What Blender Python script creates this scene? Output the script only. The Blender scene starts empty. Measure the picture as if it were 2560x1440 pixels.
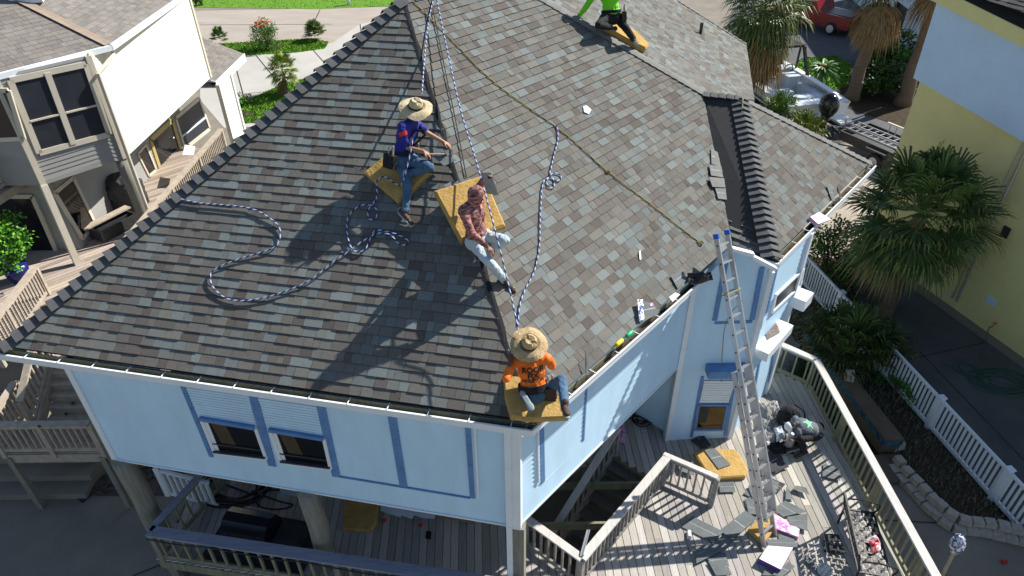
import bpy, math, random
import numpy as np
from mathutils import Vector, noise, Matrix
from mathutils.bvhtree import BVHTree
random.seed(7)
V3 = Vector
# ---------------------------------------------------------------- camera, sky, sun
sc = bpy.context.scene
CZ, PITCH, ROLL, FPX = 10.8, math.radians(35.6), math.radians(.72), 1707.
cd = bpy.data.cameras.new('camera'); cam = bpy.data.objects.new('camera', cd); sc.collection.objects.link(cam); sc.camera = cam
r0 = V3((1, 0, 0)); u0 = V3((0, math.sin(PITCH), math.cos(PITCH))); FW = V3((0, math.cos(PITCH), -math.sin(PITCH)))
RT = r0 * math.cos(ROLL) - u0 * math.sin(ROLL); UP = r0 * math.sin(ROLL) + u0 * math.cos(ROLL)
CAM = V3((0, 0, CZ))
cam.matrix_world = Matrix(((RT.x, UP.x, -FW.x, 0), (RT.y, UP.y, -FW.y, 0), (RT.z, UP.z, -FW.z, CZ), (0, 0, 0, 1)))
cd.sensor_width = 36; cd.lens = 24; cd.clip_end = 2000; cd.clip_start = .1
SUN_AZ, SUN_EL = math.radians(32), math.radians(41)
sdir = V3((math.cos(SUN_AZ) * math.cos(SUN_EL), math.sin(SUN_AZ) * math.cos(SUN_EL), math.sin(SUN_EL)))
w = bpy.data.worlds.new('World'); sc.world = w; w.use_nodes = True
nt = w.node_tree; sky = nt.nodes.new('ShaderNodeTexSky'); sky.sky_type = 'NISHITA'; sky.sun_disc = False
sky.sun_elevation = SUN_EL; sky.sun_rotation = math.pi / 2 - SUN_AZ; sky.air_density = 1.0; sky.dust_density = .6; sky.ozone_density = 1.6
bg = nt.nodes['Background']; bg.inputs[1].default_value = .082; nt.links.new(sky.outputs[0], bg.inputs[0])
sl = bpy.data.lights.new('sun', 'SUN'); sl.energy = 5.0; sl.angle = math.radians(.53); sl.color = (1, .955, .88)
so = bpy.data.objects.new('sun', sl); sc.collection.objects.link(so); so.location = (10, 0, 30)
so.rotation_euler = sdir.to_track_quat('Z', 'Y').to_euler()
sc.view_settings.view_transform = 'Standard'; sc.view_settings.look = 'None'; sc.view_settings.exposure = .65; sc.view_settings.gamma = 1

# ---------------------------------------------------------------- measuring helpers
def ray(px, py): return RT * (px - 1280) + UP * (720 - py) + FW * FPX
def at(px, py, z):
    d = ray(px, py); return CAM + d * ((z - CZ) / d.z)
def hit(px, py, pl, dz=0.):
    c, n = pl; d = ray(px, py); return CAM + d * (((c + V3((0, 0, dz)) - CAM).dot(n)) / d.dot(n))
def above(px, py, p):           # the point over the plan position p seen at this pixel
    d = ray(px, py); t = math.hypot(p[0], p[1]) / math.hypot(d.x, d.y); return (CAM + d * t).z
def reach(p, px, py, L, near=True):
    d = ray(px, py).normalized(); o = CAM - p; b = o.dot(d); c = o.dot(o) - L * L; q = b * b - c
    q = math.sqrt(q) if q > 0 else 0
    return CAM + d * (-b - q if near else -b + q)
def unit(a): return V3((math.cos(math.radians(a)), math.sin(math.radians(a)), 0))
def lerp(a, b, t): return a + (b - a) * t

# ---------------------------------------------------------------- materials
MATS = {}
def mat(name, col, rough=.75, metal=0., var=.18, scale=6., stretch=None, bump=.15, bscale=None, tint=False, spec=.4, fine=0., col2=None, rot=0., thr=.5, soft=.25):
    if name in MATS: return MATS[name]
    m = bpy.data.materials.new(name); m.use_nodes = True; MATS[name] = m
    N, L = m.node_tree.nodes, m.node_tree.links; b = N['Principled BSDF']
    b.inputs['Roughness'].default_value = rough; b.inputs['Metallic'].default_value = metal; b.inputs['Specular IOR Level'].default_value = spec
    tc = N.new('ShaderNodeTexCoord'); mp = N.new('ShaderNodeMapping'); L.new(tc.outputs['Object'], mp.inputs[0])
    mp.inputs['Rotation'].default_value = (0, 0, rot)
    if stretch: mp.inputs['Scale'].default_value = stretch
    n1 = N.new('ShaderNodeTexNoise'); n1.inputs['Scale'].default_value = scale; n1.inputs['Detail'].default_value = 6; n1.inputs['Roughness'].default_value = .65
    L.new(mp.outputs[0], n1.inputs[0])
    cr = N.new('ShaderNodeValToRGB'); L.new(n1.outputs[0], cr.inputs[0])
    c2 = col2 if col2 else tuple(min(1, c * (1 + var)) for c in col); c1 = col if col2 else tuple(c * (1 - var) for c in col)
    cr.color_ramp.elements[0].color = (*c1, 1); cr.color_ramp.elements[1].color = (*c2, 1)
    cr.color_ramp.elements[0].position = thr - soft; cr.color_ramp.elements[1].position = thr + soft
    out = cr.outputs[0]
    if fine:
        n3 = N.new('ShaderNodeTexNoise'); n3.inputs['Scale'].default_value = 140; n3.inputs['Detail'].default_value = 3; L.new(tc.outputs['Object'], n3.inputs[0])
        mr = N.new('ShaderNodeMapRange'); mr.inputs[1].default_value = .3; mr.inputs[2].default_value = .7; mr.inputs[3].default_value = 1 - fine; mr.inputs[4].default_value = 1 + fine
        L.new(n3.outputs[0], mr.inputs[0]); vm = N.new('ShaderNodeVectorMath'); vm.operation = 'SCALE'; L.new(out, vm.inputs[0]); L.new(mr.outputs[0], vm.inputs['Scale']); out = vm.outputs[0]
    if tint:
        at_ = N.new('ShaderNodeAttribute'); at_.attribute_name = 'tint'; mx = N.new('ShaderNodeMix'); mx.data_type = 'RGBA'; mx.blend_type = 'MULTIPLY'; mx.inputs[0].default_value = 1
        L.new(out, mx.inputs[6]); L.new(at_.outputs['Color'], mx.inputs[7]); out = mx.outputs[2]
    L.new(out, b.inputs['Base Color'])
    if bump:
        n2 = N.new('ShaderNodeTexNoise'); n2.inputs['Scale'].default_value = bscale or scale * 5; n2.inputs['Detail'].default_value = 5; L.new(mp.outputs[0], n2.inputs[0])
        bp = N.new('ShaderNodeBump'); bp.inputs['Strength'].default_value = bump; bp.inputs['Distance'].default_value = .02; L.new(n2.outputs[0], bp.inputs['Height']); L.new(bp.outputs[0], b.inputs['Normal'])
    return m
W1 = (1, 1, 1)
M = dict(
 shingle=mat('shingle', W1, .92, var=.14, scale=3, tint=True, fine=.3, bump=.5, bscale=180, spec=.15),
 cap=mat('cap_shingle', (.11, .113, .115), .9, var=.2, scale=4, fine=.3, bump=.4, bscale=160, spec=.2),
 capg=mat('cap_shingle_grey', (.2, .2, .19), .9, var=.2, scale=4, fine=.25, bump=.4, bscale=160, spec=.2),
 felt=mat('felt', (.035, .036, .04), .8, var=.3),
 siding=mat('shade_tinted_siding', (.5, .7, .85), .5, var=.09, scale=1.6, stretch=(1.5, 1.5, .5), bump=.04, fine=.04),  # white paint with the blue of its shade mixed into the base colour
 white=mat('white_trim', (.72, .77, .8), .45, var=.06, scale=3, bump=.03),
 white2=mat('white_vinyl', (.74, .79, .84), .4, var=.05, scale=3, bump=.02),
 blue=mat('blue_trim', (.1, .225, .45), .6, var=.2, scale=5, bump=.1, fine=.1),
 glass=mat('dark_glass', (.006, .007, .009), .08, var=.6, scale=1.2, bump=0, spec=.6),
 glass2=mat('screened_glass', (.022, .026, .036), .5, var=.25, scale=2, bump=.1, bscale=120, fine=.3),
 amber_refl=mat('amber_reflection', (.16, .1, .03), .6, var=.5, scale=2),  # amber reflection in the lower bay window, painted as pane colour
 pile=mat('weathered_pile', (.15, .145, .12), .85, stretch=(9, 9, .7), scale=3, col2=(.3, .285, .235), bump=.5, bscale=18),
 deck=mat('deck_board', W1, .85, var=.28, stretch=(14, .9, 3), scale=2.2, tint=True, bump=.5, bscale=10, fine=.12, spec=.15),
 rail=mat('deck_rail', (.3, .285, .26), .85, var=.3, stretch=(3, 3, 3), scale=3, bump=.4, bscale=30, fine=.12, spec=.15),
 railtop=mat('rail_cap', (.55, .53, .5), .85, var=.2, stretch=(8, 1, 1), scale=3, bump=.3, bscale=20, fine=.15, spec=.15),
 shaderail=mat('shade_tinted_rail_cap', (.25, .27, .34), .8, var=.25, stretch=(1, 8, 1), scale=3, bump=.5, bscale=20, fine=.2),  # rail cap again, with bluish shade under the house put into the colour
 olive=mat('green_wood', (.22, .215, .14), .85, var=.35, stretch=(8, 8, 1), scale=2, bump=.4, bscale=14),
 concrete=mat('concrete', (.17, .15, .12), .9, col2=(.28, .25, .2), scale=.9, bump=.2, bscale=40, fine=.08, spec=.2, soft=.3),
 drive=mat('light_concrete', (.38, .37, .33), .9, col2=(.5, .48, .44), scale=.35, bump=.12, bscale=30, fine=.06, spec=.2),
 drive2=mat('tan_concrete', (.31, .265, .22), .9, col2=(.43, .38, .33), scale=.3, stretch=(1, 3, 1), bump=.12, bscale=30, fine=.06, spec=.2),
 shadeconc=mat('shade_dark_concrete', (.075, .078, .085), .9, col2=(.14, .14, .145), scale=.6, bump=.2, bscale=50, fine=.1, spec=.2),  # concrete darkened to paint the house shadow over driveway and side yard
 soil=mat('soil', (.028, .022, .015), .95, col2=(.085, .065, .042), scale=5, bump=.8, bscale=30, fine=.3, spec=.1),
 grass=mat('grass', (.07, .17, .012), .85, col2=(.16, .33, .03), scale=2.5, bump=.8, bscale=60, fine=.35, spec=.15),
 blade=mat('grass_blade', (.09, .2, .015), .8, col2=(.18, .34, .035), scale=4, bump=0, spec=.2),
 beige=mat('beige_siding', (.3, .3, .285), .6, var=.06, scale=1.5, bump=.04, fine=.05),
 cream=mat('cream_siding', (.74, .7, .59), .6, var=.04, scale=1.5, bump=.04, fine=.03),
 creamt=mat('cream_trim', (.58, .53, .43), .55, var=.08, scale=2, bump=.05),
 door=mat('yellow_door', (.42, .33, .12), .5, var=.1, scale=2, bump=.03),
 tanwood=mat('tan_wood', (.4, .34, .27), .85, var=.25, stretch=(2, 2, 2), scale=3, bump=.3, bscale=20, fine=.12, spec=.15),
 redwood=mat('red_deck', (.3, .2, .14), .85, var=.3, stretch=(12, 1, 1), scale=2, bump=.3, bscale=20, fine=.1, spec=.15),
 yellow=mat('yellow_block', (.7, .62, .26), .8, col2=(.8, .72, .34), scale=1.3, bump=.25, bscale=12, fine=.06),
 paleblue=mat('pale_wall', (.55, .71, .88), .75, var=.05, scale=1.5, bump=.1, bscale=90, fine=.05),
 foam=mat('foam', (.36, .22, .07), .95, col2=(.54, .36, .13), scale=5, bump=.9, bscale=22, fine=.15, spec=.1),
 alu=mat('aluminium', (.55, .56, .58), .38, metal=.75, var=.12, scale=5, bump=.05),
 black=mat('black_plastic', (.012, .012, .014), .45, var=.3, scale=5),
 blackc=mat('black_cloth', (.014, .014, .017), .9, var=.4, scale=8, bump=.5),
 rope=mat('braided_rope', W1, .8, var=.05, tint=True, bump=.2, bscale=100),
 yrope=mat('yellow_rope', (.3, .25, .08), .8, var=.4, scale=60, bump=.3),
 brope=mat('black_rope', (.02, .022, .03), .7, var=.5, scale=60),
 skin=mat('skin', (.36, .19, .12), .55, var=.12, scale=12, bump=.08, bscale=60),
 skind=mat('dark_skin', (.17, .08, .05), .55, var=.15, scale=12, bump=.08, bscale=60),
 denim=mat('denim', (.04, .085, .15), .85, col2=(.085, .17, .27), scale=9, bump=.4, bscale=60, fine=.15),
 denim2=mat('pale_denim', (.36, .46, .5), .85, col2=(.55, .63, .66), scale=7, bump=.4, bscale=60, fine=.1),
 royal=mat('royal_shirt', (.014, .018, .22), .7, var=.2, scale=8, bump=.3),
 orange=mat('orange_shirt', (.85, .17, .012), .65, var=.1, scale=5, bump=.2),
 lime=mat('lime_shirt', (.18, .72, .01), .6, var=.1, scale=5, bump=.2),
 camo=mat('pink_camo', (.07, .028, .03), .8, col2=(.55, .25, .22), scale=16, stretch=(1, 1, 2.5), bump=.3, soft=.12, thr=.52),
 greys=mat('grey_shirt', (.12, .14, .16), .8, var=.15, scale=6, bump=.3),
 straw=mat('straw', (.42, .33, .18), .85, col2=(.68, .58, .38), scale=26, bump=.6, bscale=90, fine=.3),
 straw2=mat('tan_straw', (.3, .2, .09), .85, col2=(.62, .46, .26), scale=18, bump=.6, bscale=90, fine=.35), leather=mat('leather', (.04, .018, .014), .5, var=.4, scale=10, bump=.3),
 shoe=mat('brown_shoe', (.075, .04, .03), .7, var=.3, scale=14, bump=.3),
 sole=mat('pale_sole', (.3, .36, .38), .7, var=.15, scale=14),
 red=mat('red_plastic', (.5, .02, .015), .4, var=.1), redpaint=mat('red_paint', (.25, .012, .01), .22, var=.1, scale=1, bump=0, spec=.6),
 pink=mat('pink_wrap', (.62, .1, .36), .45, col2=(.8, .62, .72), scale=9, bump=.1, soft=.08),
 purple=mat('purple_side', (.13, .05, .3), .5, var=.1), paper=mat('white_paper', (.72, .7, .74), .6, var=.05),
 tarp=mat('silver_tarp', (.14, .145, .15), .42, col2=(.3, .3, .3), scale=5, bump=.5, bscale=12),
 leaf=mat('palm_leaf', (.055, .1, .022), .45, col2=(.12, .19, .05), scale=3, bump=.05, tint=True, spec=.4),
 leaf2=mat('shrub_leaf', (.028, .075, .012), .55, col2=(.075, .17, .025), scale=3, bump=.05, tint=True, spec=.3),
 dead=mat('dead_frond', (.2, .125, .055), .85, col2=(.38, .27, .14), scale=5, bump=.3, spec=.1),
 bark=mat('palm_bark', (.13, .095, .068), .95, col2=(.26, .2, .15), scale=3, stretch=(1, 1, 7), bump=.9, bscale=14, spec=.1),
 stone=mat('pale_block', (.3, .27, .22), .9, col2=(.5, .46, .39), scale=5, bump=.5, bscale=25, fine=.1),
 coping=mat('stone_coping', (.075, .055, .036), .8, col2=(.15, .11, .075), scale=2, bump=.3, bscale=20),
 water=mat('pool_water', (.02, .03, .012), .12, var=.4, scale=1, bump=.05, bscale=4, spec=.5),
 tile=mat('blue_tile', (.015, .06, .13), .25, col2=(.05, .17, .24), scale=11, bump=.1, soft=.1),
 hull=mat('white_hull', (.82, .85, .88), .35, var=.04, scale=1, bump=0, spec=.5),
 vinyl=mat('grey_vinyl', (.42, .46, .5), .5, var=.08), steel=mat('dark_steel', (.06, .062, .065), .5, metal=.4, var=.3, scale=8),
 foil=mat('foil', (.06, .09, .22), .25, metal=.3, col2=(.85, .87, .9), scale=13, bump=.9, bscale=30, soft=.06),
 garage=mat('white_garage', (.58, .66, .74), .6, var=.04), hose=mat('green_hose', (.02, .11, .07), .4, var=.2),
 rubble=mat('river_rock', (.05, .035, .03), .8, col2=(.13, .1, .085), scale=9, bump=.4),
 slate=mat('shingle_scrap', (.105, .12, .125), .9, col2=(.165, .18, .18), scale=4, fine=.3, bump=.4, bscale=120),
 flower=mat('orange_flower', (.75, .14, .03), .7, var=.3),
 green=mat('green_bottle', (.01, .4, .15), .3, var=.1), yel=mat('yellow_bottle', (.75, .6, .02), .3, var=.1),
 ink=mat('dark_print', (.03, .012, .01), .7, var=.1), greenp=mat('green_print', (.02, .4, .13), .6, var=.1), greenl=mat('pale_green_print', (.35, .75, .5), .6, var=.1),
)

# ---------------------------------------------------------------- mesh builder
class MB:
    def __init__(s): s.v, s.f, s.t, s.mi = [], [], [], []; s.m = 0
    def face(s, pts, t=(1, 1, 1)):
        i = len(s.v); s.v += [tuple(p) for p in pts]; s.f.append(tuple(range(i, i + len(pts)))); s.t.append(t); s.mi.append(s.m)
    def hexa(s, c, t=(1, 1, 1)):     # 8 corners: bottom 4 ccw, top 4 ccw
        i = len(s.v); s.v += [tuple(p) for p in c]
        for q in ((3, 2, 1, 0), (4, 5, 6, 7), (0, 1, 5, 4), (1, 2, 6, 5), (2, 3, 7, 6), (3, 0, 4, 7)):
            s.f.append(tuple(i + k for k in q)); s.t.append(t); s.mi.append(s.m)
    def obox(s, c, X, Y, Z, t=(1, 1, 1)):
        c = V3(c); s.hexa([c - X - Y - Z, c + X - Y - Z, c + X + Y - Z, c - X + Y - Z, c - X - Y + Z, c + X - Y + Z, c + X + Y + Z, c - X + Y + Z], t)
    def box(s, c, d, rz=0., t=(1, 1, 1)):
        s.obox(c, unit(rz) * d[0] / 2, unit(rz + 90) * d[1] / 2, V3((0, 0, d[2] / 2)), t)
    def bar(s, a, b, wd, h, up=(0, 0, 1), t=(1, 1, 1)):
        a, b = V3(a), V3(b); d = (b - a); L = d.length; d.normalize(); up = V3(up)
        sd = d.cross(up)
        if sd.length < 1e-3: sd = d.cross(V3((1, 0, 0)))
        sd.normalize(); u = sd.cross(d).normalized(); s.obox((a + b) / 2, d * L / 2, sd * wd / 2, u * h / 2, t)
    def prism(s, pts, d, t=(1, 1, 1)):
        pts = [V3(p) for p in pts]; d = V3(d); n = len(pts); i = len(s.v); s.v += [tuple(p) for p in pts] + [tuple(p + d) for p in pts]
        fs = [tuple(i + k for k in range(n))[::-1], tuple(i + n + k for k in range(n))] + [(i + k, i + (k + 1) % n, i + n + (k + 1) % n, i + n + k) for k in range(n)]
        for f in fs: s.f.append(f); s.t.append(t); s.mi.append(s.m)
    def tube(s, P, r, n=8, cap=True, tf=None):
        P = [V3(p) for p in P]; rr = r if isinstance(r, (list, tuple)) else [r] * len(P); i0 = len(s.v); ref = None
        for k, p in enumerate(P):
            d = (P[min(k + 1, len(P) - 1)] - P[max(k - 1, 0)]).normalized()
            if ref is None: ref = d.orthogonal().normalized()
            ref = (ref - d * ref.dot(d)).normalized(); b = d.cross(ref)
            for j in range(n):
                a = 2 * math.pi * j / n; s.v.append(tuple(p + (ref * math.cos(a) + b * math.sin(a)) * rr[k]))
        for k in range(len(P) - 1):
            for j in range(n):
                s.f.append((i0 + k * n + j, i0 + k * n + (j + 1) % n, i0 + (k + 1) * n + (j + 1) % n, i0 + (k + 1) * n + j)); s.t.append(tf(k, j) if tf else (1, 1, 1)); s.mi.append(s.m)
        if cap:
            for q in (tuple(i0 + j for j in range(n))[::-1], tuple(i0 + (len(P) - 1) * n + j for j in range(n))): s.f.append(q); s.t.append((1, 1, 1)); s.mi.append(s.m)
    def cap(s, a, b, ra, rb, n=12):   # tapered capsule
        a, b = V3(a), V3(b); d = b - a
        if d.length < 1e-5: d = V3((0, 0, 1e-3)); b = a + d
        d.normalize(); P, R = [], []
        for k in range(5): th = math.pi / 2 * k / 4.001; P.append(a - d * ra * math.cos(th)); R.append(max(.001, ra * math.sin(th)))
        P.append(a); R.append(ra); P.append(b); R.append(rb)
        for k in range(4, -1, -1): th = math.pi / 2 * k / 4.001; P.append(b + d * rb * math.cos(th)); R.append(max(.001, rb * math.sin(th)))
        s.tube(P, R, n)
    def ell(s, c, X, Y, Z, n=14, m_=9):
        c = V3(c); i = len(s.v); s.v.append(tuple(c - Z))
        for k in range(1, m_):
            th = math.pi * k / m_
            for j in range(n): a = 2 * math.pi * j / n; s.v.append(tuple(c - Z * math.cos(th) + (X * math.cos(a) + Y * math.sin(a)) * math.sin(th)))
        s.v.append(tuple(c + Z)); e = len(s.v) - 1; F = []
        for j in range(n): F.append((i, i + 1 + (j + 1) % n, i + 1 + j)); F.append((e, e - n + j, e - n + (j + 1) % n))
        for k in range(m_ - 2):
            for j in range(n): F.append((i + 1 + k * n + j, i + 1 + k * n + (j + 1) % n, i + 1 + (k + 1) * n + (j + 1) % n, i + 1 + (k + 1) * n + j))
        for f in F: s.f.append(f); s.t.append((1, 1, 1)); s.mi.append(s.m)
    def build(s, name, m, parent=None, smooth=False, tint=False, kind=None):
        ms = m if isinstance(m, (list, tuple)) else [m]
        org = V3((0, 0, 0))
        if parent is None:
            xs = np.array(s.v); org = V3(((xs[:, 0].min() + xs[:, 0].max()) / 2, (xs[:, 1].min() + xs[:, 1].max()) / 2, xs[:, 2].min()))
        else: org = parent['_o'] if '_o' in parent else V3((0, 0, 0)); org = V3(org)
        me = bpy.data.meshes.new(name); me.from_pydata([tuple(V3(v) - org) for v in s.v], [], s.f)
        for q in ms: me.materials.append(M[q] if isinstance(q, str) else q)
        me.polygons.foreach_set('material_index', s.mi)
        if smooth: me.polygons.foreach_set('use_smooth', [True] * len(s.f))
        if tint:
            ca = me.color_attributes.new('tint', 'FLOAT_COLOR', 'CORNER'); buf = []
            for f, t in zip(s.f, s.t): buf += [t[0], t[1], t[2], 1.] * len(f)
            ca.data.foreach_set('color', buf)
        me.update(); o = bpy.data.objects.new(name, me); sc.collection.objects.link(o)
        if parent is not None: o.parent = parent; o['_o'] = tuple(org)
        else: o.location = org; o['_o'] = tuple(org)
        if kind: o['kind'] = kind
        return o
def thing(name, loc, label, cat, group=None):
    o = bpy.data.objects.new(name, None); sc.collection.objects.link(o); o.location = loc; o['_o'] = tuple(loc); o.empty_display_size = .2
    o['label'] = label; o['category'] = cat
    if group: o['group'] = group
    return o
def tag(o, label, cat, group=None, kind=None):
    o['label'] = label; o['category'] = cat
    if group: o['group'] = group
    if kind: o['kind'] = kind
    return o
def one(mb, name, m, label, cat, group=None, **k): return tag(mb.build(name, m, **k), label, cat, group)

# ---------------------------------------------------------------- shingle and siding courses
def clip(poly, a, b, c):        # keep a*u+b*v<=c
    out = []
    for i in range(len(poly)):
        p, q = poly[i], poly[(i + 1) % len(poly)]; dp = a * p[0] + b * p[1] - c; dq = a * q[0] + b * q[1] - c
        if dp <= 0: out.append(p)
        if (dp < 0 < dq) or (dq < 0 < dp): t = dp / (dp - dq); out.append((p[0] + (q[0] - p[0]) * t, p[1] + (q[1] - p[1]) * t))
    return out
def area(p): return abs(sum(p[i][0] * p[(i + 1) % len(p)][1] - p[(i + 1) % len(p)][0] * p[i][1] for i in range(len(p)))) / 2 if len(p) > 2 else 0
def courses(mb, pts, o, U, Vd, N, ex, th, tabs=None, tints=None, lift=0., v0=None):
    o = V3(o); P2 = [((V3(p) - o).dot(U), (V3(p) - o).dot(Vd)) for p in pts]
    if sum(P2[i][0] * P2[(i + 1) % len(P2)][1] - P2[(i + 1) % len(P2)][0] * P2[i][1] for i in range(len(P2))) < 0: P2 = P2[::-1]
    us = [p[0] for p in P2]; vs = [p[1] for p in P2]; v = min(vs) if v0 is None else v0
    rnd = random.random
    while v < max(vs):
        band = clip(clip(P2, 0, 1, v + ex), 0, -1, -v)
        if area(band) > 1e-5:
            u = min(p[0] for p in band) - (rnd() * .2 if tabs else .01); ue = max(p[0] for p in band)
            while u < ue:
                wd = (random.choice((.1, .14, .17, .2, .2, .24, .28)) if tabs else 99)
                if tabs and wd > .2 and rnd() < .3: wd *= 1.15
                c = clip(clip(band, 1, 0, u + wd - (.005 if tabs else 0)), -1, 0, -u)
                if area(c) > 1e-5:
                    h = th * (random.choice((.55, 1., 1.15)) if tabs else 1.)
                    t = random.choice(tints) if tints else (1, 1, 1); k = .9 + .2 * rnd() if tints else 1; t = (t[0] * k, t[1] * k, t[2] * k)
                    def lf(p, hh=None): return o + U * p[0] + Vd * p[1] + N * (lift + .001 + h * (1 - (p[1] - v) / ex) if hh is None else lift + hh)
                    mb.face([lf(p) for p in c], t)
                    lo = sorted([p for p in c if abs(p[1] - v) < 1e-5])
                    if len(lo) >= 2: mb.face([lf(lo[0], -.004), lf(lo[-1], -.004), lf(lo[-1]), lf(lo[0])], tuple(x * .5 for x in t) if tints else t)
                    if tabs:
                        for s_ in (min(c, key=lambda p: p[0])[0], max(c, key=lambda p: p[0])[0]):
                            sd = sorted([p for p in c if abs(p[0] - s_) < 1e-5], key=lambda p: p[1])
                            if len(sd) >= 2: mb.face([lf(sd[0]), lf(sd[-1]), lf(sd[-1], -.002), lf(sd[0], -.002)], t)
                u += wd
        v += ex
T_MIX = [(.178, .2, .192), (.162, .152, .132), (.182, .173, .15), (.132, .116, .103), (.17, .165, .148), (.2, .222, .212), (.158, .152, .138), (.148, .135, .12), (.185, .19, .172)]
T_BR = [(.225, .205, .185), (.25, .228, .205), (.195, .18, .165), (.235, .22, .2)]
T_MIX = [(a * .99, b, c * 1.01) for a, b, c in T_MIX]
def roofface(name, pts, hout, parent, tints=T_MIX, ex=.143, th=.014, eave=None, mt='shingle', label=None):
    # pts: 3-D polygon; hout: outward plan normal of the slope
    a, b, c = [V3(p) for p in (pts[0], pts[1], pts[2])]; N = (b - a).cross(c - a).normalized()
    if N.z < 0: N = -N
    U = V3((-hout.y, hout.x, 0)).normalized(); Vd = N.cross(U); Vd = Vd if Vd.z > 0 else -Vd
    mb = MB(); mb.prism([V3(p) - N * .012 for p in pts], -N * .12, (.03, .03, .03)) ; mb.face([V3(p) - N * .0035 for p in pts], (.06, .06, .06))
    courses(mb, pts, eave or pts[0], U, Vd, N, ex, th, True, tints)
    o = mb.build(name, mt, parent, tint=True)
    if label: o['label'] = label
    return o
def caps(name, a, b, parent, n1, n2, m='cap', w_=.15, th=.02, gap=.16, over=.03, label=None):
    # overlapping ridge pieces from a (low) to b (high), bent over the two neighbouring slopes
    a, b = V3(a), V3(b); d = (b - a); L = d.length; d.normalize(); mb = MB()
    n1, n2 = V3(n1).normalized(), V3(n2).normalized(); s1 = d.cross(n1).normalized(); s2 = d.cross(n2).normalized()
    if s1.dot(n2) > 0: s1 = -s1
    if s1.dot(V3((0, 0, 1))) > 0 and (s1.z > .7): s1 = -s1
    if s2.dot(s1) > 0: s2 = -s2
    nn = (n1 + n2).normalized(); k = 0; x = 0
    while x < L - .02:
        x2 = min(L, x + gap + over); p, q = a + d * x, a + d * x2; h1, h2 = th + .012 + .004 * random.random(), .006
        for (s_, n_) in ((s1, n1), (s2, n2)):
            A, B = p + nn * h1 * 1.2, q + nn * h2 * 1.2; C_, D_ = q + s_ * w_ + n_ * (h2 + .01), p + s_ * w_ + n_ * (h1 + .006)
            mb.hexa([A - nn * .012, B - nn * .012, C_ - n_ * .012, D_ - n_ * .012, A, B, C_, D_])
        x += gap
    o = mb.build(name, m, parent)
    if label: o['label'] = label
    return o
def siding(name, A, B, z0, z1, out, parent, m, ex=.1, th=.014, thick=.12, top=None, label=None):
    A, B = V3((A[0], A[1], z0)), V3((B[0], B[1], z0)); U = (B - A).normalized(); L = (B - A).length; Z_ = V3((0, 0, 1)); out = V3(out).normalized()
    pts = [A, B, B + Z_ * (z1 - z0), A + Z_ * (z1 - z0)] if top is None else [A, B] + [V3(t) for t in top]
    mb = MB(); mb.prism([p - out * .002 for p in pts], -out * thick); courses(mb, pts, A, U, Z_, out, ex, th)
    o = mb.build(name, m, parent)
    if label: o['label'] = label
    return o

# ================================================================ STILT HOUSE
EZ, WB, GZ, SL = 4.24, 2.24, -1.28, .707
dA, dB = unit(168.2), unit(48.2)
hL, hR = V3((dA.y * -1, dA.x, 0)) , V3((dB.y, -dB.x, 0))
if hL.y > 0: hL = -hL
C0 = at(1330, 1078, EZ)
nL = V3((SL * hL.x, SL * hL.y, 1)).normalized(); nR = V3((SL * hR.x, SL * hR.y, 1)).normalized()
PL, PR = (C0, nL), (C0, nR)
hipd = unit(108.2)
def onplane(p, pl):
    c, n = pl; return V3((p[0], p[1], c.z - (n.x * (p[0] - c.x) + n.y * (p[1] - c.y)) / n.z))
A1 = C0 + hipd * 6.36; A1.z = EZ + SL * 6.36 * math.sin(math.radians(60))
Q1, Q2 = hit(1360, 0, PR), hit(1757, 232, PR)
A2 = Q1 + (Q1 - Q2) * ((A1.z - Q1.z) / (Q1.z - Q2.z))
CL = at(-15, 883, EZ); CL = C0 + dA * (CL - C0).dot(dA)
E1 = at(1837, 622, EZ); E1 = C0 + dB * (E1 - C0).dot(dB)
F1, F2 = at(1944, 661, EZ), at(2190, 415, EZ)
PF = (F1, nR); K = hit(1850, 241, PF)
inr = .11; Ci = onplane(C0 + hipd * (inr / math.sin(math.radians(60))), PL)
CLi = onplane(CL - hL * inr + dA * -.08, PL); E1i = onplane(E1 - hR * inr, PR)
F1i = onplane(F1 - hR * inr, PF); F2i = onplane(F2 - hR * inr - dB * .1, PF)
nB = V3((.552 * math.cos(math.radians(-13)), .552 * math.sin(math.radians(-13)), 1)).normalized(); PB = (Q2, nB)
B1, B2, B3 = hit(1886, 250, PB), hit(1865, 110, PB), hit(1692, 0, PB)
print('A1', A1, 'A2', A2, 'K', K, 'J', Q2, 'B', B1, B2, B3, 'C0', C0, 'CL', CL)
house = thing('stilt_house', (0, 10, GZ), 'white, blue trimmed stilt house with the big grey shingle roof the workers sit on', 'house')
roofface('front_roof_slope', [CLi, Ci, A1], hL, house)
roofface('right_roof_slope', [Ci, E1i, Q2, A2, A1], hR, house)
hB = unit(-13)
B4 = B3 + (B3 - B2) * .6; A3 = onplane(A2 + V3((-.3, 1.5, 0)), PB)
roofface('rear_roof_slope', [B1, B2, B3, B4, A3, onplane(A2, PB), Q2], hB, house, eave=B1, tints=[tuple(x * 1.05 for x in t) for t in T_MIX])
roofface('bay_roof_slope', [F1i, F2i, K], hR, house)
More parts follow.
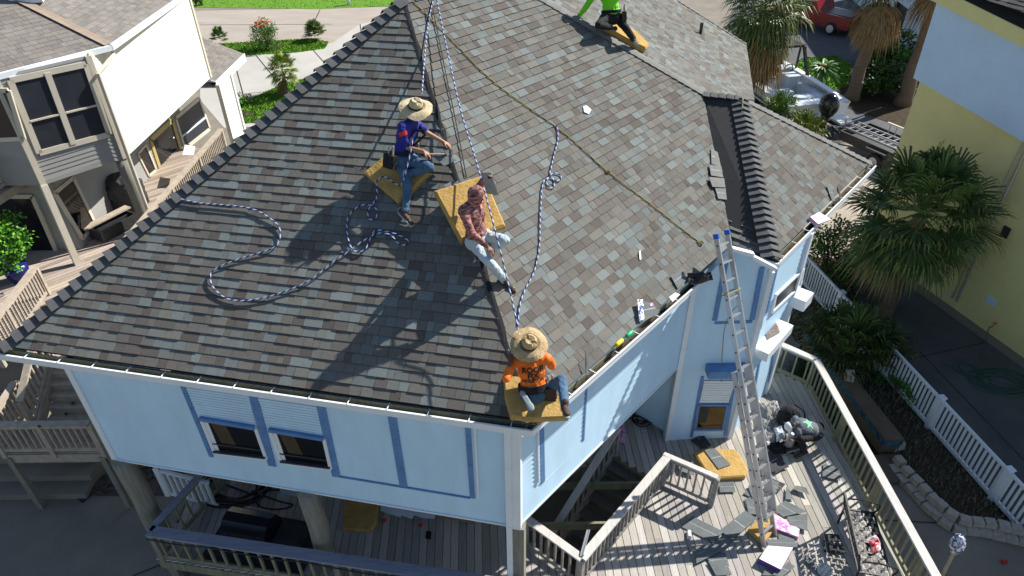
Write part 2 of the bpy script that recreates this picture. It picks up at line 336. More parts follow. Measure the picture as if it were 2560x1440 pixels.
# small steep slope between the valley and the bay hip
G1, G2, G3 = at(1698, 1098, 0), at(1822, 1093, 0), at(1912, 982, 0)
hS = unit(228.2); vS = at(1833, 615, EZ + .05)
roofface('bay_side_slope', [F1i + V3((0, 0, .004)), K, Q2, vS], hS, house, tints=[(.15, .155, .15), (.19, .185, .17), (.12, .125, .125)], th=.03)
bk = F2i + unit(138.2) * 2.6; bk.z = EZ; lb = V3((CLi.x + .9, CLi.y + 5.5, EZ)); mb = MB()
mb.face([K, F2i, bk]); mb.face([K, bk, B1, Q2]); mb.face([A1, A2, V3((A2.x, A2.y + 5, EZ)), lb]); mb.face([CLi, A1, lb])
mb.build('back_roof_slope', 'felt', house)
caps('left_hip_cap', CLi - nL * .0, A1, house, nL, (V3((-.8, .25, 1))), w_=.19, th=.045, gap=.215, over=.02)
caps('ridge_cap', A1, A2, house, nR, V3((-.5, .5, 1)), w_=.15)
caps('hip_cap', Q2 + V3((0, 0, .01)), A2, house, nR, nB, 'capg', w_=.11, th=.012)
caps('bay_ridge_cap', Q2, K, house, nR, V3((.3, .5, 1)), 'cap', w_=.15, th=.02)
caps('bay_hip_cap', F1i + V3((0, 0, .02)), K, house, nR, V3((-.4, -.45, 1)), 'cap', w_=.19, th=.036, gap=.15, over=.02)
caps('bay_right_hip_cap', F2i + V3((0, 0, .01)), K, house, nR, V3((.2, .6, 1)), 'capg', w_=.12, th=.012, label='grey dashed hip cap at the right of the bay')
caps('rear_hip_cap', B2, B3, house, nB, V3((.2, .6, 1)), 'capg', w_=.1, th=.012)
# unfinished centre hip: a strip of underlayment with wrinkled black flashing
mb = MB(); n_ = 40; prev = None
for k in range(n_ + 1):
    p = lerp(Ci, A1, k / n_); j = .012 * random.random(); hh = unit(18.2)
    a, c, b = p - hh * (.02 + j), p + V3((0, 0, .012 + j)), p + hh * (.015 + .03 * random.random())
    a, b = onplane(a, PL) + nL * .018, onplane(b, PR) + nR * .02
    if prev: mb.face([prev[0], prev[1], c, a]); mb.face([prev[1], prev[2], b, c])
    prev = (a, c, b)
mb.build('hip_underlayment', 'blackc', house)
# gutters
def gutter(a, b, out, nh, parent=house, sh=(0, 0)):
    out = V3(out); mb = MB(); dn = V3((0, 0, -.1)); a, b = V3(a), V3(b); d = (b - a).normalized()
    mb.prism([a, b, b - out * .012, a - out * .012], dn); mb.prism([a + dn - V3((0, 0, .001)), b + dn - V3((0, 0, .001)), b + dn - out * .11 - V3((0, 0, .001)), a + dn - out * .11 - V3((0, 0, .001))], (0, 0, -.01))
    bk_ = MB(); bk_.prism([a - out * .108 + V3((0, 0, .01)), b - out * .108 + V3((0, 0, .01)), b - out * .12 + V3((0, 0, .01)), a - out * .12 + V3((0, 0, .01))], V3((0, 0, -.12)))
    mb.bar(a + V3((0, 0, .006)), b + V3((0, 0, .006)), .028, .014)
    g = mb.build('gutter', 'white', parent)
    bk_.build('gutter_back', 'olive', g)
    m2 = MB(); m2.prism([a - out * .013 + V3((0, 0, -.07)), b - out * .013 + V3((0, 0, -.07)), b - out * .108 + V3((0, 0, -.07)), a - out * .108 + V3((0, 0, -.07))], (0, 0, -.02)); m2.build('gutter_debris', 'soil', g)
    L = (b - a).length; n = int(L / .55)
    for k in range(n):
        p = a + d * (L * (k + .5) / n) + V3((0, 0, .02)); h = MB(); h.bar(p + out * .005, p - out * .12, .012, .008); h.build('gutter_hanger', 'white', g)
gutter(C0 + dA * 0, CL + dA * .3, hL, 16); gutter(C0, E1 - dB * 1.2, hR, 10); gutter(F1, F2, hR, 8)
gutter(F1, F1 + unit(138.2) * .55, hS, 1)
# walls
Wc = C0 - hL * .12 - hR * .26; 
q = C0 - hL * .12; wl = hit(282, 1146, (q, hL)); WB = wl.z
Wc = V3((C0.x, C0.y, 0)); 
# corner where the two inset wall lines meet
def isect(p, d, q, e):
    det = d.x * -e.y + e.x * d.y; rx, ry = q.x - p.x, q.y - p.y; t = (rx * -e.y + e.x * ry) / det; return V3((p.x + d.x * t, p.y + d.y * t, 0))
Wc = isect(C0 - hL * .12, dA, C0 - hR * .26, dB); Wl = isect(C0 - hL * .12, dA, V3((wl.x, wl.y, 0)), V3((0, 1, 0)))
print('WB', WB, Wc, Wl, above(1285, 1310, Wc))
WB = (WB + above(1285, 1310, Wc)) / 2
PWL = (Wc, hL); PWR = (Wc, hR)
J0 = isect(Wc, dB, G1, unit(2)); print('J0', J0, G1, G2, G3)
siding('front_wall', (Wl.x, Wl.y), (Wc.x, Wc.y), WB, EZ - .1, hL, house, 'siding', ex=.075, th=.012)
siding('right_wall', (Wc.x, Wc.y), (J0.x, J0.y), WB, EZ - .1, hR, house, 'siding', ex=.1, th=.018)
siding('left_wall', (Wl.x, Wl.y), (Wl.x - .5, Wl.y + 5), WB, EZ - .1, (-1, -.1, 0), house, 'siding')
PG_ = (G1, V3((-(G2.y - G1.y), G2.x - G1.x, 0)).normalized() * -1)
gx = lambda x, z: V3((x, G1.y + (x - G1.x) * (G2.y - G1.y) / (G2.x - G1.x), z))
siding('bay_side_wall', (J0.x, J0.y), (G2.x, G2.y), 0, EZ, (.03, -1, 0), house, 'siding', ex=.1, th=.012, top=[gx(G2.x, EZ - .06), hit(1880, 640, PG_), hit(1833, 623, PG_), hit(1777, 680, PG_), gx(J0.x, EZ - .25)])
siding('bay_front_wall', (G2.x, G2.y), (G3.x, G3.y), 0, EZ - .08, hR, house, 'siding', ex=.1, th=.012)
siding('bay_end_wall', (G3.x, G3.y), (G3.x - 3, G3.y + 3.3), 0, EZ - .08, (.7, .7, 0), house, 'siding', ex=.1, th=.012)
LW = G1 + unit(138.2) * 2.6
siding('lower_wall', (LW.x, LW.y), (G1.x, G1.y), 0, WB, (-.745, -.667, 0), house, 'siding', ex=.08, th=.008)
siding('lower_rear_wall', (-6, LW.y + .6), (LW.x, LW.y), 0, WB, (0, -1, 0), house, 'siding', ex=.1, th=.01)
mb = MB(); mb.prism([(Wc.x - .02 , Wc.y + .05, WB - .02), (J0.x - .05, J0.y, WB - .02), (J0.x, J0.y + 3, WB - .02), (Wl.x + .5, Wl.y + 6, WB - .02), (Wl.x + .04, Wl.y + .06, WB - .02)], (0, 0, .1)); mb.build('floor_underside', 'rail', house)
mb = MB()
for a, b in ((hit(1829, 620, PG_), hit(1882, 634, PG_)), (hit(1880, 640, PG_), gx(G2.x + .06, EZ - .02))): mb.bar(a + V3((0, -.02, 0)), b + V3((0, -.02, 0)), .1, .06)
mb.build('gable_fascia', 'white', house)
# trim on walls: strips given by pixels on a wall plane
def strip(pl, a, b, wd, m, name='trim_strip', d=.02, parent=house, off=0.):
    n = pl[1]; p, q = hit(*a, pl), hit(*b, pl); s_ = n.cross(V3((0, 0, 1))).normalized() * wd / 2; u_ = V3((0, 0, 1)) * wd / 2
    w_ = s_ if abs((q - p).normalized().z) > .5 else u_
    pts = [p - w_, p + w_, q + w_, q - w_]; mb = MB(); mb.prism([x + n * (.004 + off) for x in pts], n * d); return mb.build(name, m, parent)
for a, b, wd in (((457, 962), (530, 1140), .07), ((634, 988), (682, 1163), .13), ((803, 1013), (842, 1190), .13), ((981, 1039), (1010, 1217), .12), ((1170, 1066), (1182, 1243), .075)):
    o = strip(PWL, a, b, wd, 'blue')
    p, q_ = hit(*a, PWL), hit(*b, PWL); s2 = MB()
    for k in range(5): s2.ell(lerp(p, q_, (k + .5) / 5) + hL * .026, dA * .008, V3((0, 0, .008)), hL * .004, 6, 4)
    s2.build('screw', 'steel', o)
strip(PWL, (852, 1190), (1176, 1243), .03, 'blue')
strip(PWL, (1188, 1068), (1197, 1243), .03, 'white')
def quadwin(pl, tl, tr, br, bl, parent=house, fr='white', gl='glass', fw=.05, name='window', inner=None):
    n = pl[1]; P4 = [hit(*x, pl) for x in (tl, tr, br, bl)]; mb = MB()
    for i in range(4):
        a, b = P4[i], P4[(i + 1) % 4]; mb.bar(a + n * .02, b + n * .02, fw, .05, up=n)
    f = mb.build('window_frame' if name == 'window' else name, fr, parent)
    g = MB(); g.prism([p + n * .012 for p in P4], n * .006); g.build('pane', gl, f)
    return f, P4
for a in (((505, 1043), (641, 1066), (668, 1143), (540, 1128)), ((677, 1071), (812, 1093), (829, 1168), (706, 1152))):
    f, P4 = quadwin(PWL, *a, fr='white')
    m_ = MB(); m_.bar(P4[0] + V3((0, 0, .02)) + hL * .05, P4[1] + V3((0, 0, .02)) + hL * .05, .06, .05, up=hL); m_.build('head_rail', 'blue', f)
    m_ = MB(); m_.bar(lerp(P4[0], P4[3], .72) + hL * .03, lerp(P4[1], P4[2], .72) + hL * .03, .02, .02, up=hL); m_.bar(P4[3] + V3((0, 0, .045)) + hL * .04, P4[2] + V3((0, 0, .045)) + hL * .04, .03, .06, up=hL); m_.build('sill', 'steel', f)
    m_ = MB(); U_ = P4[1] - P4[0]; a_, b_ = lerp(P4[0], P4[3], .1), lerp(P4[0], P4[3], .66); m_.prism([a_ + U_ * .14 + hL * .0185, a_ + U_ * .42 + hL * .0185, b_ + U_ * .48 + hL * .0185, b_ + U_ * .2 + hL * .0185], hL * .001); m_.build('door_reflection', mat('tan_reflection', (.05, .036, .015), .6, var=.4, scale=6), f)  # thin tan panel paints a door's reflection on the pane
    m_ = MB(); a_, b_ = lerp(P4[0], P4[3], .07), lerp(P4[0], P4[3], .95); U_ = (P4[1] - P4[0]) * .1
    m_.prism([a_ + hL * .019, a_ + U_ + hL * .019, b_ + U_ + hL * .019, b_ + hL * .019], hL * .01); m_.build('jamb', 'white', f)
# rolling shutters above the two windows
mb = MB()
for (x0, y0, x1, y1, bx0, by0, bx1, by1) in ((468, 968, 624, 990, 505, 1040, 640, 1062), (645, 994, 795, 1016, 676, 1068, 812, 1090)):
    a, b, c, d = [hit(*p, PWL) for p in ((x0, y0), (x1, y1), (bx1, by1), (bx0, by0))]
    for k in range(11):
        p, q_ = lerp(a, d, k / 11), lerp(b, c, k / 11); r_, s_ = lerp(a, d, (k + .85) / 11), lerp(b, c, (k + .85) / 11); mb.prism([p + hL * .008, q_ + hL * .008, s_ + hL * .008, r_ + hL * .008], hL * .01)
mb.build('rolling_shutter', 'siding', house)
# corner boards, downspout
mb = MB(); zt = EZ - .09
for c, s_ in ((Wl, 1),): mb.bar(V3((c.x + .05, c.y - .01, WB)), V3((c.x + .05, c.y - .01, zt)), .1, .06, up=hL)
cc = Wc; mb.bar(V3((cc.x, cc.y, WB - .01)) + hL * .005 + hR * .005, V3((cc.x, cc.y, zt)) + hL * .005 + hR * .005, .13, .13, up=hL)
mb.bar(V3((Wl.x, Wl.y, WB - .012)) + hL * .01, V3((Wc.x, Wc.y, WB - .012)) + hL * .01, .05, .03); mb.bar(V3((Wc.x, Wc.y, WB - .012)) + hR * .01, V3((J0.x, J0.y, WB - .012)) + hR * .01, .05, .03)
mb.bar(V3((J0.x, J0.y, 0)) + V3((.05, -.02, 0)), V3((J0.x, J0.y, zt)) + V3((.05, -.02, 0)), .09, .03, up=(0, 1, 0)); mb.bar(V3((G2.x, G2.y, 0)) + V3((0, -.01, 0)), V3((G2.x, G2.y, zt)) + V3((0, -.01, 0)), .12, .08, up=(.4, -.9, 0))
mb.bar(V3((G3.x, G3.y, 0)) + hR * .02, V3((G3.x, G3.y, zt)) + hR * .02, .1, .08, up=hR)
mb.build('corner_board', 'white', house)
dsp = C0 + dA * .33 - hL * .05; mb = MB()
mb.bar(V3((dsp.x, dsp.y, EZ - .1)), V3((dsp.x, dsp.y, -.1)), .085, .07, up=hL)
for z in (WB + .05, 1.2, 3.4): mb.bar(V3((dsp.x, dsp.y, z)), V3((dsp.x, dsp.y, z + .02)), .095, .08, up=hL)
mb.build('downspout', 'white', house)
# right wall trim and shutters
strip(PWR, (1352, 1070), (1355, 1205), .09, 'blue'); strip(PWR, (1341, 1075), (1344, 1203), .03, 'white', d=.035)
strip(PWR, (1766, 694), (1736, 864), .012, 'black', 'wall_seam', d=.014); strip(PWR, (1756, 704), (1727, 874), .03, 'white', 'seam_cover', d=.02)
strip(PWR, (1464, 960), (1456, 1100), .045, 'blue'); strip(PWR, (1360, 1203), (1452, 1116), .03, 'white', d=.012)
# gable wall trim
PG = (G1, V3((.02, -1, 0)))
for a, b, wd, m_ in (((1814, 655), (1786, 800), .085, 'blue'), ((1905, 668), (1880, 798), .085, 'blue'), ((1786, 806), (1880, 803), .05, 'blue'), ((1927, 672), (1898, 820), .07, 'white')): strip(PG, a, b, wd, m_)
PBF = (G2, hR)
strip(PBF, (1941, 668), (1915, 782), .07, 'blue'); strip(PBF, (2026, 592), (2005, 690), .06, 'blue')
f, P4 = quadwin(PBF, (1936, 738), (2006, 672), (1998, 712), (1927, 780), fr='white', gl='glass2')
# lower window on gable wall with shutter housing
f, P4 = quadwin(PG, (1745, 1010), (1818, 1010), (1806, 1072), (1736, 1072), fr='blue', gl='amber_refl')
mb = MB()
for z in (0.,): mb.prism([hit(*x, PG) + V3((0, -.024, 0)) for x in ((1752, 1016), (1812, 1016), (1802, 1066), (1743, 1066))], (0, -.004, 0))
mb.build('pane', 'glass', f)
a, b = hit(1762, 925, PG), hit(1850, 925, PG); mb = MB(); mb.prism([V3((a.x, a.y, a.z)), V3((b.x + .1, a.y, a.z)), V3((b.x + .1, a.y - .25, a.z)), V3((a.x, a.y - .25, a.z))], (0, 0, .17)); mb.build('shutter_housing', 'blue', house)
mb = MB(); t0, t1, b1, b0 = hit(1760, 950, PG), hit(1838, 950, PG), hit(1820, 1004, PG), hit(1748, 1004, PG)
for k in range(9): mb.prism([lerp(t0, b0, k / 9) + V3((0, -.02, 0)), lerp(t1, b1, k / 9) + V3((0, -.02, 0)), lerp(t1, b1, (k + .85) / 9) + V3((0, -.02, 0)), lerp(t0, b0, (k + .85) / 9) + V3((0, -.02, 0))], (0, -.012, 0))
mb.build('rolling_shutter', 'white', house)
strip(PG, (1756, 940), (1728, 1090), .06, 'blue'); strip(PG, (1838, 940), (1812, 1088), .06, 'blue')
# shutter boxes on the bay front
def bxo(px, py, ln, dep, ht, m_='white'):
    a = hit(px, py, PBF); mb = MB(); mb.prism([a, a + dB * ln, a + dB * ln + hR * dep, a + hR * dep], (0, 0, -ht)); return mb.build('shutter_housing', m_, house)
bxo(1884, 868, 1.12, .3, .2); o_ = bxo(1978, 740, .4, .3, .25)
strip(PBF, (1897, 905), (1880, 1000), .08, 'blue'); strip(PBF, (1935, 870), (1918, 965), .07, 'blue')
# piles under the house
def pile(p, z0, z1, r, n=14):
    mb = MB(); P = [V3((p[0] + .012 * math.sin(k * 1.7), p[1] + .012 * math.cos(k * 2.3), lerp(z0, z1, k / 7))) for k in range(8)]; mb.tube(P, [r * (1.04 - .01 * k) for k in range(8)], n); return mb
p1 = V3((Wl.x + .15, Wl.y - .0, 0)); p2 = at(795, 1300, 1.0); p2 = V3((-3.25, 6.9, 0))
for p in (p1, p2): pile(p, GZ, WB - .02, .17).build('pile', 'pile', house, smooth=True)
mb = MB(); mb.bar(V3((Wc.x + .03, Wc.y + .03, GZ)), V3((Wc.x + .03, Wc.y + .03, WB - .02)), .18, .18, up=hL); mb.build('corner_post', 'pile', house)
mb = MB(); mb.tube([onplane(hit(1751, 85, PB), PB), hit(1751, 85, PB) + V3((0, 0, .28))], .04, 12); mb.build('roof_vent_pipe', 'steel', house)

# ================================================================ WOODEN DECK under and beside the house
def boards(mb, poly, z, wd=.14, gap=.012, th=.03, ang=0., base=(.3, .28, .24), seg=3.6, holes=()):
    U, Vv = unit(ang), unit(ang + 90); P2 = [(p[0] * U.x + p[1] * U.y, p[0] * Vv.x + p[1] * Vv.y) for p in poly]
    H2 = [[(p[0] * U.x + p[1] * U.y, p[0] * Vv.x + p[1] * Vv.y) for p in h] for h in holes]
    lo, hi = min(p[1] for p in P2), max(p[1] for p in P2); v = lo
    def spans(pl, v):
        xs = []
        for i in range(len(pl)):
            a, b = pl[i], pl[(i + 1) % len(pl)]
            if (a[1] - v) * (b[1] - v) < 0: xs.append(a[0] + (b[0] - a[0]) * (v - a[1]) / (b[1] - a[1]))
        xs.sort(); return [(xs[i], xs[i + 1]) for i in range(0, len(xs) - 1, 2)]
    while v < hi:
        S = spans(P2, v + wd / 2)
        for h in H2:
            for (a, b) in spans(h, v + wd / 2):
                S2 = []
                for (c, d) in S:
                    if b <= c or a >= d: S2.append((c, d))
                    else:
                        if a > c: S2.append((c, a))
                        if b < d: S2.append((b, d))
                S = S2
        for (a, b) in S:
            x = a
            while x < b - .02:
                y = min(b, x + seg * (.6 + .8 * random.random()));
                if b - y < .4: y = b
                k = .7 + .55 * random.random(); t = tuple(c * k for c in base); t = (t[0], t[1] * (.97 + .05 * random.random()), t[2] * (.92 + .12 * random.random()))
                zz = z + .003 * random.random(); q = [U * x + Vv * (v + gap / 2), U * (y - .004) + Vv * (v + gap / 2), U * (y - .004) + Vv * (v + wd - gap / 2), U * x + Vv * (v + wd - gap / 2)]
                mb.prism([V3((p.x, p.y, zz - th)) for p in q], (0, 0, th), t); x = y
        v += wd
def balusters(a, b, z0, z1, sp=.125, w_=.035, mb=None, zb0=None, zb1=None):
    mb = mb or MB(); a, b = V3((a[0], a[1], 0)), V3((b[0], b[1], 0)); L = (b - a).length; n = max(1, int(L / sp)); d = (b - a).normalized()
    for k in range(n):
        t = (k + .5) / n; p = lerp(a, b, t); q0 = z0 + (0 if zb0 is None else lerp(0, zb0, t)); q1 = z1 + (0 if zb0 is None else lerp(0, zb0, t))
        c = p; mb.obox((c.x, c.y, (q0 + q1) / 2), d * w_ / 2, V3((-d.y, d.x, 0)) * w_ / 2, V3((0, 0, (q1 - q0) / 2)))
    return mb
def railing(a, b, z, h, parent, mtop='railtop', mpost='rail', mbal='rail', tw=.15, posts=(0, 1), sp=.125, ht=.04, low=True, name='railing', dz=0., label=None, bw=.035, pw=.09, pdown=.12):
    a, b = V3((a[0], a[1], 0)), V3((b[0], b[1], 0)); d = (b - a).normalized(); L = (b - a).length
    zd_ = V3((0, 0, dz)); A, B = a + V3((0, 0, z + h)), b + V3((0, 0, z + h)) + zd_
    t = MB(); t.bar(A + V3((0, 0, -ht / 2)), B + V3((0, 0, -ht / 2)), tw, ht); r = t.build(name, mtop, parent)
    if label: r['label'] = label
    s_ = balusters(a, b, z + .09, z + h - ht - .002, sp, bw, zb0=dz); s_.build('baluster_row', mbal, r)
    q = MB(); q.bar(a + V3((0, 0, z + h - ht - .045)), b + V3((0, 0, z + h - ht - .045)) + zd_, .04, .085)
    if low: q.bar(a + V3((0, 0, z + .1)), b + V3((0, 0, z + .1)) + zd_, .04, .085)
    q.build('rail_board', mbal, r)
    for k in posts:
        p = lerp(a, b, k); g = MB(); g.bar(V3((p.x, p.y, z - pdown)) + zd_ * k, V3((p.x, p.y, z + h - ht - .003)) + zd_ * k, pw, pw, up=(d.y, -d.x, 0)); g.build('post', mpost, r)
    return r
RH = .82
deck = thing('wooden_deck', (2, 8, 0), 'weathered grey board deck around and under the blue and white house', 'deck')
c1, c2, c3, c4 = at(1310, 1290, RH), at(1455, 1395, RH), at(1668, 1142, RH), at(1795, 1192, RH)
r1, r2, r3 = V3((at(2330, 1440, RH).x, 3.2, 0)), at(2050, 898, RH), at(1955, 860, RH)
r1.x = r2.x = (at(2330, 1440, RH).x + r2.x) / 2
fl, fr_ = at(372, 1326, RH), at(1130, 1440, RH)
sdv = (c2 - c3).normalized(); sdv.z = 0; nrm = V3((sdv.y, -sdv.x, 0)); nrm = nrm if nrm.x < 0 else -nrm
hw = 1.25; h1, h2, h3, h4 = c2 - nrm * -.05, c3 - sdv * .15, c3 - sdv * .15 + nrm * hw, c2 + nrm * hw
hole = [c2 + nrm * .05, c3 + nrm * .05 - sdv * .0, c3 + nrm * (hw), c2 + nrm * (hw + .05), V3((c1.x + .1, c1.y + .25, 0))]
hole = [c2 + V3((-.06, .08, 0)), c3 + V3((-.06, .05, 0)), c3 + nrm * hw - sdv * .05, c1 + V3((-.1, .9, 0)), c1 + V3((.02, .08, 0))]
fld = (fr_ - fl).normalized()
fc = fl + fld * 6.6
poly = [(fl.x - .1, fl.y), (fc.x, fc.y), (fc.x, 2.5), (r1.x + .06, 2.5), (r2.x + .06, r2.y + .02), (r3.x, r3.y + .06), (G3.x, G3.y + .5), (G3.x - 1.5, G3.y + 1.2), (LW.x, LW.y + .7), (fl.x - .1, LW.y + .7)]
mb = MB(); boards(mb, poly, 0, ang=92.5, base=(.5, .47, .43), holes=[[tuple(p[:2]) for p in hole]])
mb.build('deck_boards', 'deck', deck, tint=True)
mb = MB()
for i in range(len(poly)):
    a, b = poly[i], poly[(i + 1) % len(poly)]; mb.bar((a[0], a[1], -.14), (b[0], b[1], -.14), .04, .2)
for i in range(len(hole)):
    a, b = hole[i], hole[(i + 1) % len(hole)]; mb.bar((a.x, a.y, -.14), (b.x, b.y, -.14), .04, .2)
mb.build('rim_joist', 'olive', deck)
railing(r1, r2, 0, RH, deck, mpost='olive', mbal='olive', tw=.15, posts=[k / 5 for k in range(6)], sp=.16, bw=.032, label='long sunlit railing on the right of the deck')
railing(r2, r3, 0, RH, deck, mpost='olive', mbal='olive', posts=(1,), sp=.2, label='short railing beside the bay corner')
railing(c1, c2, 0, RH, deck, posts=(0, 1), sp=.14, tw=.14, label='short railing at the foot side of the stairwell')
railing(c2, c3, 0, RH, deck, posts=(1,), sp=.12, tw=.15, label='long diagonal railing over the stairwell')
railing(c3 + V3((-.05, .08, 0)), c4, 0, RH, deck, posts=(1,), sp=.14, tw=.1, label='short railing end beyond the stairwell')
railing(fl, fc, 0, RH, deck, mtop='shaderail', mpost='pile', mbal='olive', tw=.2, posts=(.0, .5, 1), sp=.22, label='shaded front railing under the house', bw=.04)
railing(fl, fl + V3((.55, 1.5, 0)), 0, RH, deck, mtop='shaderail', mpost='pile', mbal='olive', tw=.12, posts=(1,), sp=.2, label='short side railing beside the leaning pile')
lw = lambda p: V3((p.x, p.y, 0))
for k in range(5):
    for p in (lerp(fl, fc, k / 4), V3((r1.x - .2, 3.4 + k * 1.9, 0))): mb = MB(); mb.box((p.x, p.y + .12, -.72), (.12, .12, 1.08)); mb.build('deck_post', 'pile', deck)
mb = MB()
for k in range(9): mb.bar((-6.2, 3.2 + k * .9 + (4 if k < 3 else 0), -.14), (r1.x, 3.2 + k * .9, -.14), .05, .18) if k > 4 else None
mb.build('joist', 'olive', deck)
# stairs going down through the hole
st = thing('deck_stairs', (2.2, 7.6, GZ), 'dark open wooden stairs going down through the gap in the deck', 'stairs')
top = lerp(c3, c3 + nrm * hw, .5); sw = hw * .82; nst = 7; run = .3
for k in range(nst):
    z = -.17 * (k + 1); p = top + sdv * (.1 + run * k); mb = MB(); c = V3((p.x, p.y, z)); mb.obox(c + nrm * .0, nrm * sw / 2, sdv * .13, V3((0, 0, .02)), (.16, .15, .13)); mb.build('tread', 'deck', st, tint=True)
for s_ in (-1, 1):
    e0 = top + nrm * s_ * sw / 2; a = V3((e0.x, e0.y, -.12)); b = a + sdv * (run * nst) + V3((0, 0, -.17 * nst)); mb = MB(); mb.bar(a, b, .04, .24); mb.build('stringer', 'rail', st)
a = top + nrm * sw / 2; a = V3((a.x, a.y, 0)); railing(a - sdv * .1, a + sdv * (run * nst), -.0, RH * .95, st, tw=.14, posts=(0, 1), dz=-.17 * nst, low=True, sp=.16, name='hand_rail')
# lower landing railing seen under the upper floor
lr = thing('porch_railing', (0, 9, GZ), 'dark wooden railing under the house behind the stairwell', 'railing')
a_, b_ = at(1395, 1235, -.3), at(1540, 1120, -.3)
railing((a_.x, a_.y), (b_.x, b_.y), -1.0, .8, lr, mtop='tanwood', sp=.13, posts=(0, .5, 1)); lr.location = (0, 0, 0)
for o in list(lr.children_recursive): pass

# ================================================================ GROUND
def sheet(name, pts, z, m, label=None, kind='structure'):
    mb = MB(); mb.face([(p[0], p[1], z) for p in pts]); o = mb.build(name, m, kind=kind); return o
G = lambda x, y, z=GZ: at(x, y, z)
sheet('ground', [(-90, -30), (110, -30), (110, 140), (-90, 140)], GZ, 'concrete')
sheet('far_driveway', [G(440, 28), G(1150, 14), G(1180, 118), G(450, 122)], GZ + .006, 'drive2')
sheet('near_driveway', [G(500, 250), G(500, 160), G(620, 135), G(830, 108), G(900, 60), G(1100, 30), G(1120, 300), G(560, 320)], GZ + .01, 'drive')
gr = [('lawn', [G(380, -120), G(1250, -120), G(1250, 14), G(960, 16), G(800, 23), G(500, 19), G(420, 14)]),
      ('planting_strip', [G(440, 118), G(560, 109), G(780, 97), G(822, 106), G(812, 122), G(740, 132), G(600, 140), G(460, 140)]),
      ('lawn_corner', [G(590, 262), G(660, 232), G(720, 205), G(800, 190), G(840, 240), G(760, 300), G(600, 310)])]
for n_, p in gr: sheet(n_, p, GZ + .014, 'grass')
def blades(name, poly, z, n, h, m='blade', seed=1, wmul=1.):
    rr = random.Random(seed); mb = MB(); xs = [p[0] for p in poly]; ys = [p[1] for p in poly]
    def inside(x, y):
        c = False
        for i in range(len(poly)):
            a, b = poly[i], poly[(i + 1) % len(poly)]
            if (a[1] > y) != (b[1] > y) and x < (b[0] - a[0]) * (y - a[1]) / (b[1] - a[1]) + a[0]: c = not c
        return c
    k = 0; tries = 0
    while k < n and tries < n * 8:
        tries += 1; x, y = rr.uniform(min(xs), max(xs)), rr.uniform(min(ys), max(ys))
        if not inside(x, y): continue
        a = rr.random() * 6.28; hh = h * rr.uniform(.5, 1.3); wv = .02 * wmul; l = rr.uniform(-.6, .6) * hh
        mb.face([(x - wv * math.cos(a), y - wv * math.sin(a), z), (x + wv * math.cos(a), y + wv * math.sin(a), z), (x + l * math.sin(a), y - l * math.cos(a), z + hh)]); k += 1
    return mb.build(name, m, kind='stuff')
for i, (n_, p) in enumerate(gr):
    o = blades('grass_' + n_, p, GZ + .014, 7000, .07, seed=i, wmul=2); tag(o, ['bright green lawn along the top edge beyond the tan driveway', 'green grass of the narrow strip between the two driveways', 'green grass in the corner beside the beige house and roof edge'][i], 'grass', kind='stuff')
tag(sheet('joint_line', [G(640, 64), G(642, 64), G(1000, 60), G(998, 59)], GZ + .012, 'soil'), 'dark seam across the tan driveway', 'seam') if 0 else None
def seam(a, b, z=GZ + .016, w_=.03):
    a, b = G(*a, z), G(*b, z); d = (b - a).normalized(); n = V3((-d.y, d.x, 0)) * w_; return [a - n, b - n, b + n, a + n]
mb = MB()
for a, b in (((500, 62), (830, 60)), ((800, 24), (785, 55)), ((640, 138), (690, 200)), ((780, 122), (812, 158)), ((590, 170), (610, 245)), ((605, 235), (700, 225)), ((910, 128), (900, 60))): mb.face(seam(a, b))
for a, b in (((2240, 905), (2470, 855)), ((2000, 1290), (2370, 1308)), ((2185, 760), (2560, 1150)), ((430, 1400), (330, 1440)), ((2250, 100), (2140, 90))): mb.face(seam(a, b, w_=.012))
mb.build('driveway_seams', 'soil', kind='structure')
sheet('side_driveway', [G(1700, 500), G(1850, -40), G(2300, -40), G(2320, 100), G(2290, 400), G(2240, 640), G(2040, 700)], GZ + .005, 'shadeconc')
sheet('side_yard', [G(2040, 640), G(2200, 600), G(2700, 1000), G(2700, 1500), G(2200, 900)], GZ + .009, 'shadeconc')
sheet('garage_apron', [G(2160, 30), G(2330, 180), G(2300, 230), G(2120, 90)], GZ + .013, 'concrete')
sheet('driveway_sun_patch', [G(2070, 350), G(2260, 380), G(2230, 480), G(2100, 700), G(2000, 700), G(1960, 420)], GZ + .017, 'drive2')  # lighter sheet paints the sunlit part of the side driveway
lw1 = [G(1960, 175), G(2010, 145), G(2090, 140), G(2130, 165), G(2120, 215), G(2060, 235), G(1990, 215)]
sheet('lawn_island', lw1, GZ + .021, 'grass'); tag(blades('grass_island', lw1, GZ + .021, 3000, .08, seed=9, wmul=2), 'patch of lawn under the spiky round plant beside the boat', 'grass', kind='stuff')
sheet('shrub_bed', [G(2100, 190), G(2140, 180), G(2200, 130), G(2300, 150), G(2290, 330), G(2130, 275), G(2060, 240)], GZ + .02, 'soil')
bed = [G(2020, 640), G(2110, 660), G(2200, 900), G(2330, 1060), G(2480, 1245), G(2600, 1400), G(2560, 1345), G(2380, 1290), G(2290, 1220), G(2210, 1120), G(2060, 950), G(1950, 800), G(1960, 640)]
sheet('planting_bed', bed, GZ + .02, 'soil')
tag(blades('ground_cover', bed, GZ + .02, 5000, .12, 'olive', seed=12, wmul=.6), 'dry strappy ground cover in the shaded bed along the white fence', 'ground cover', kind='stuff')
gv = [G(180, 1230), G(330, 1150), G(480, 1160), G(420, 1240), G(250, 1240)]
sheet('gravel_bed', gv, GZ + .008, 'rubble')
mb = MB(); rr = random.Random(3)
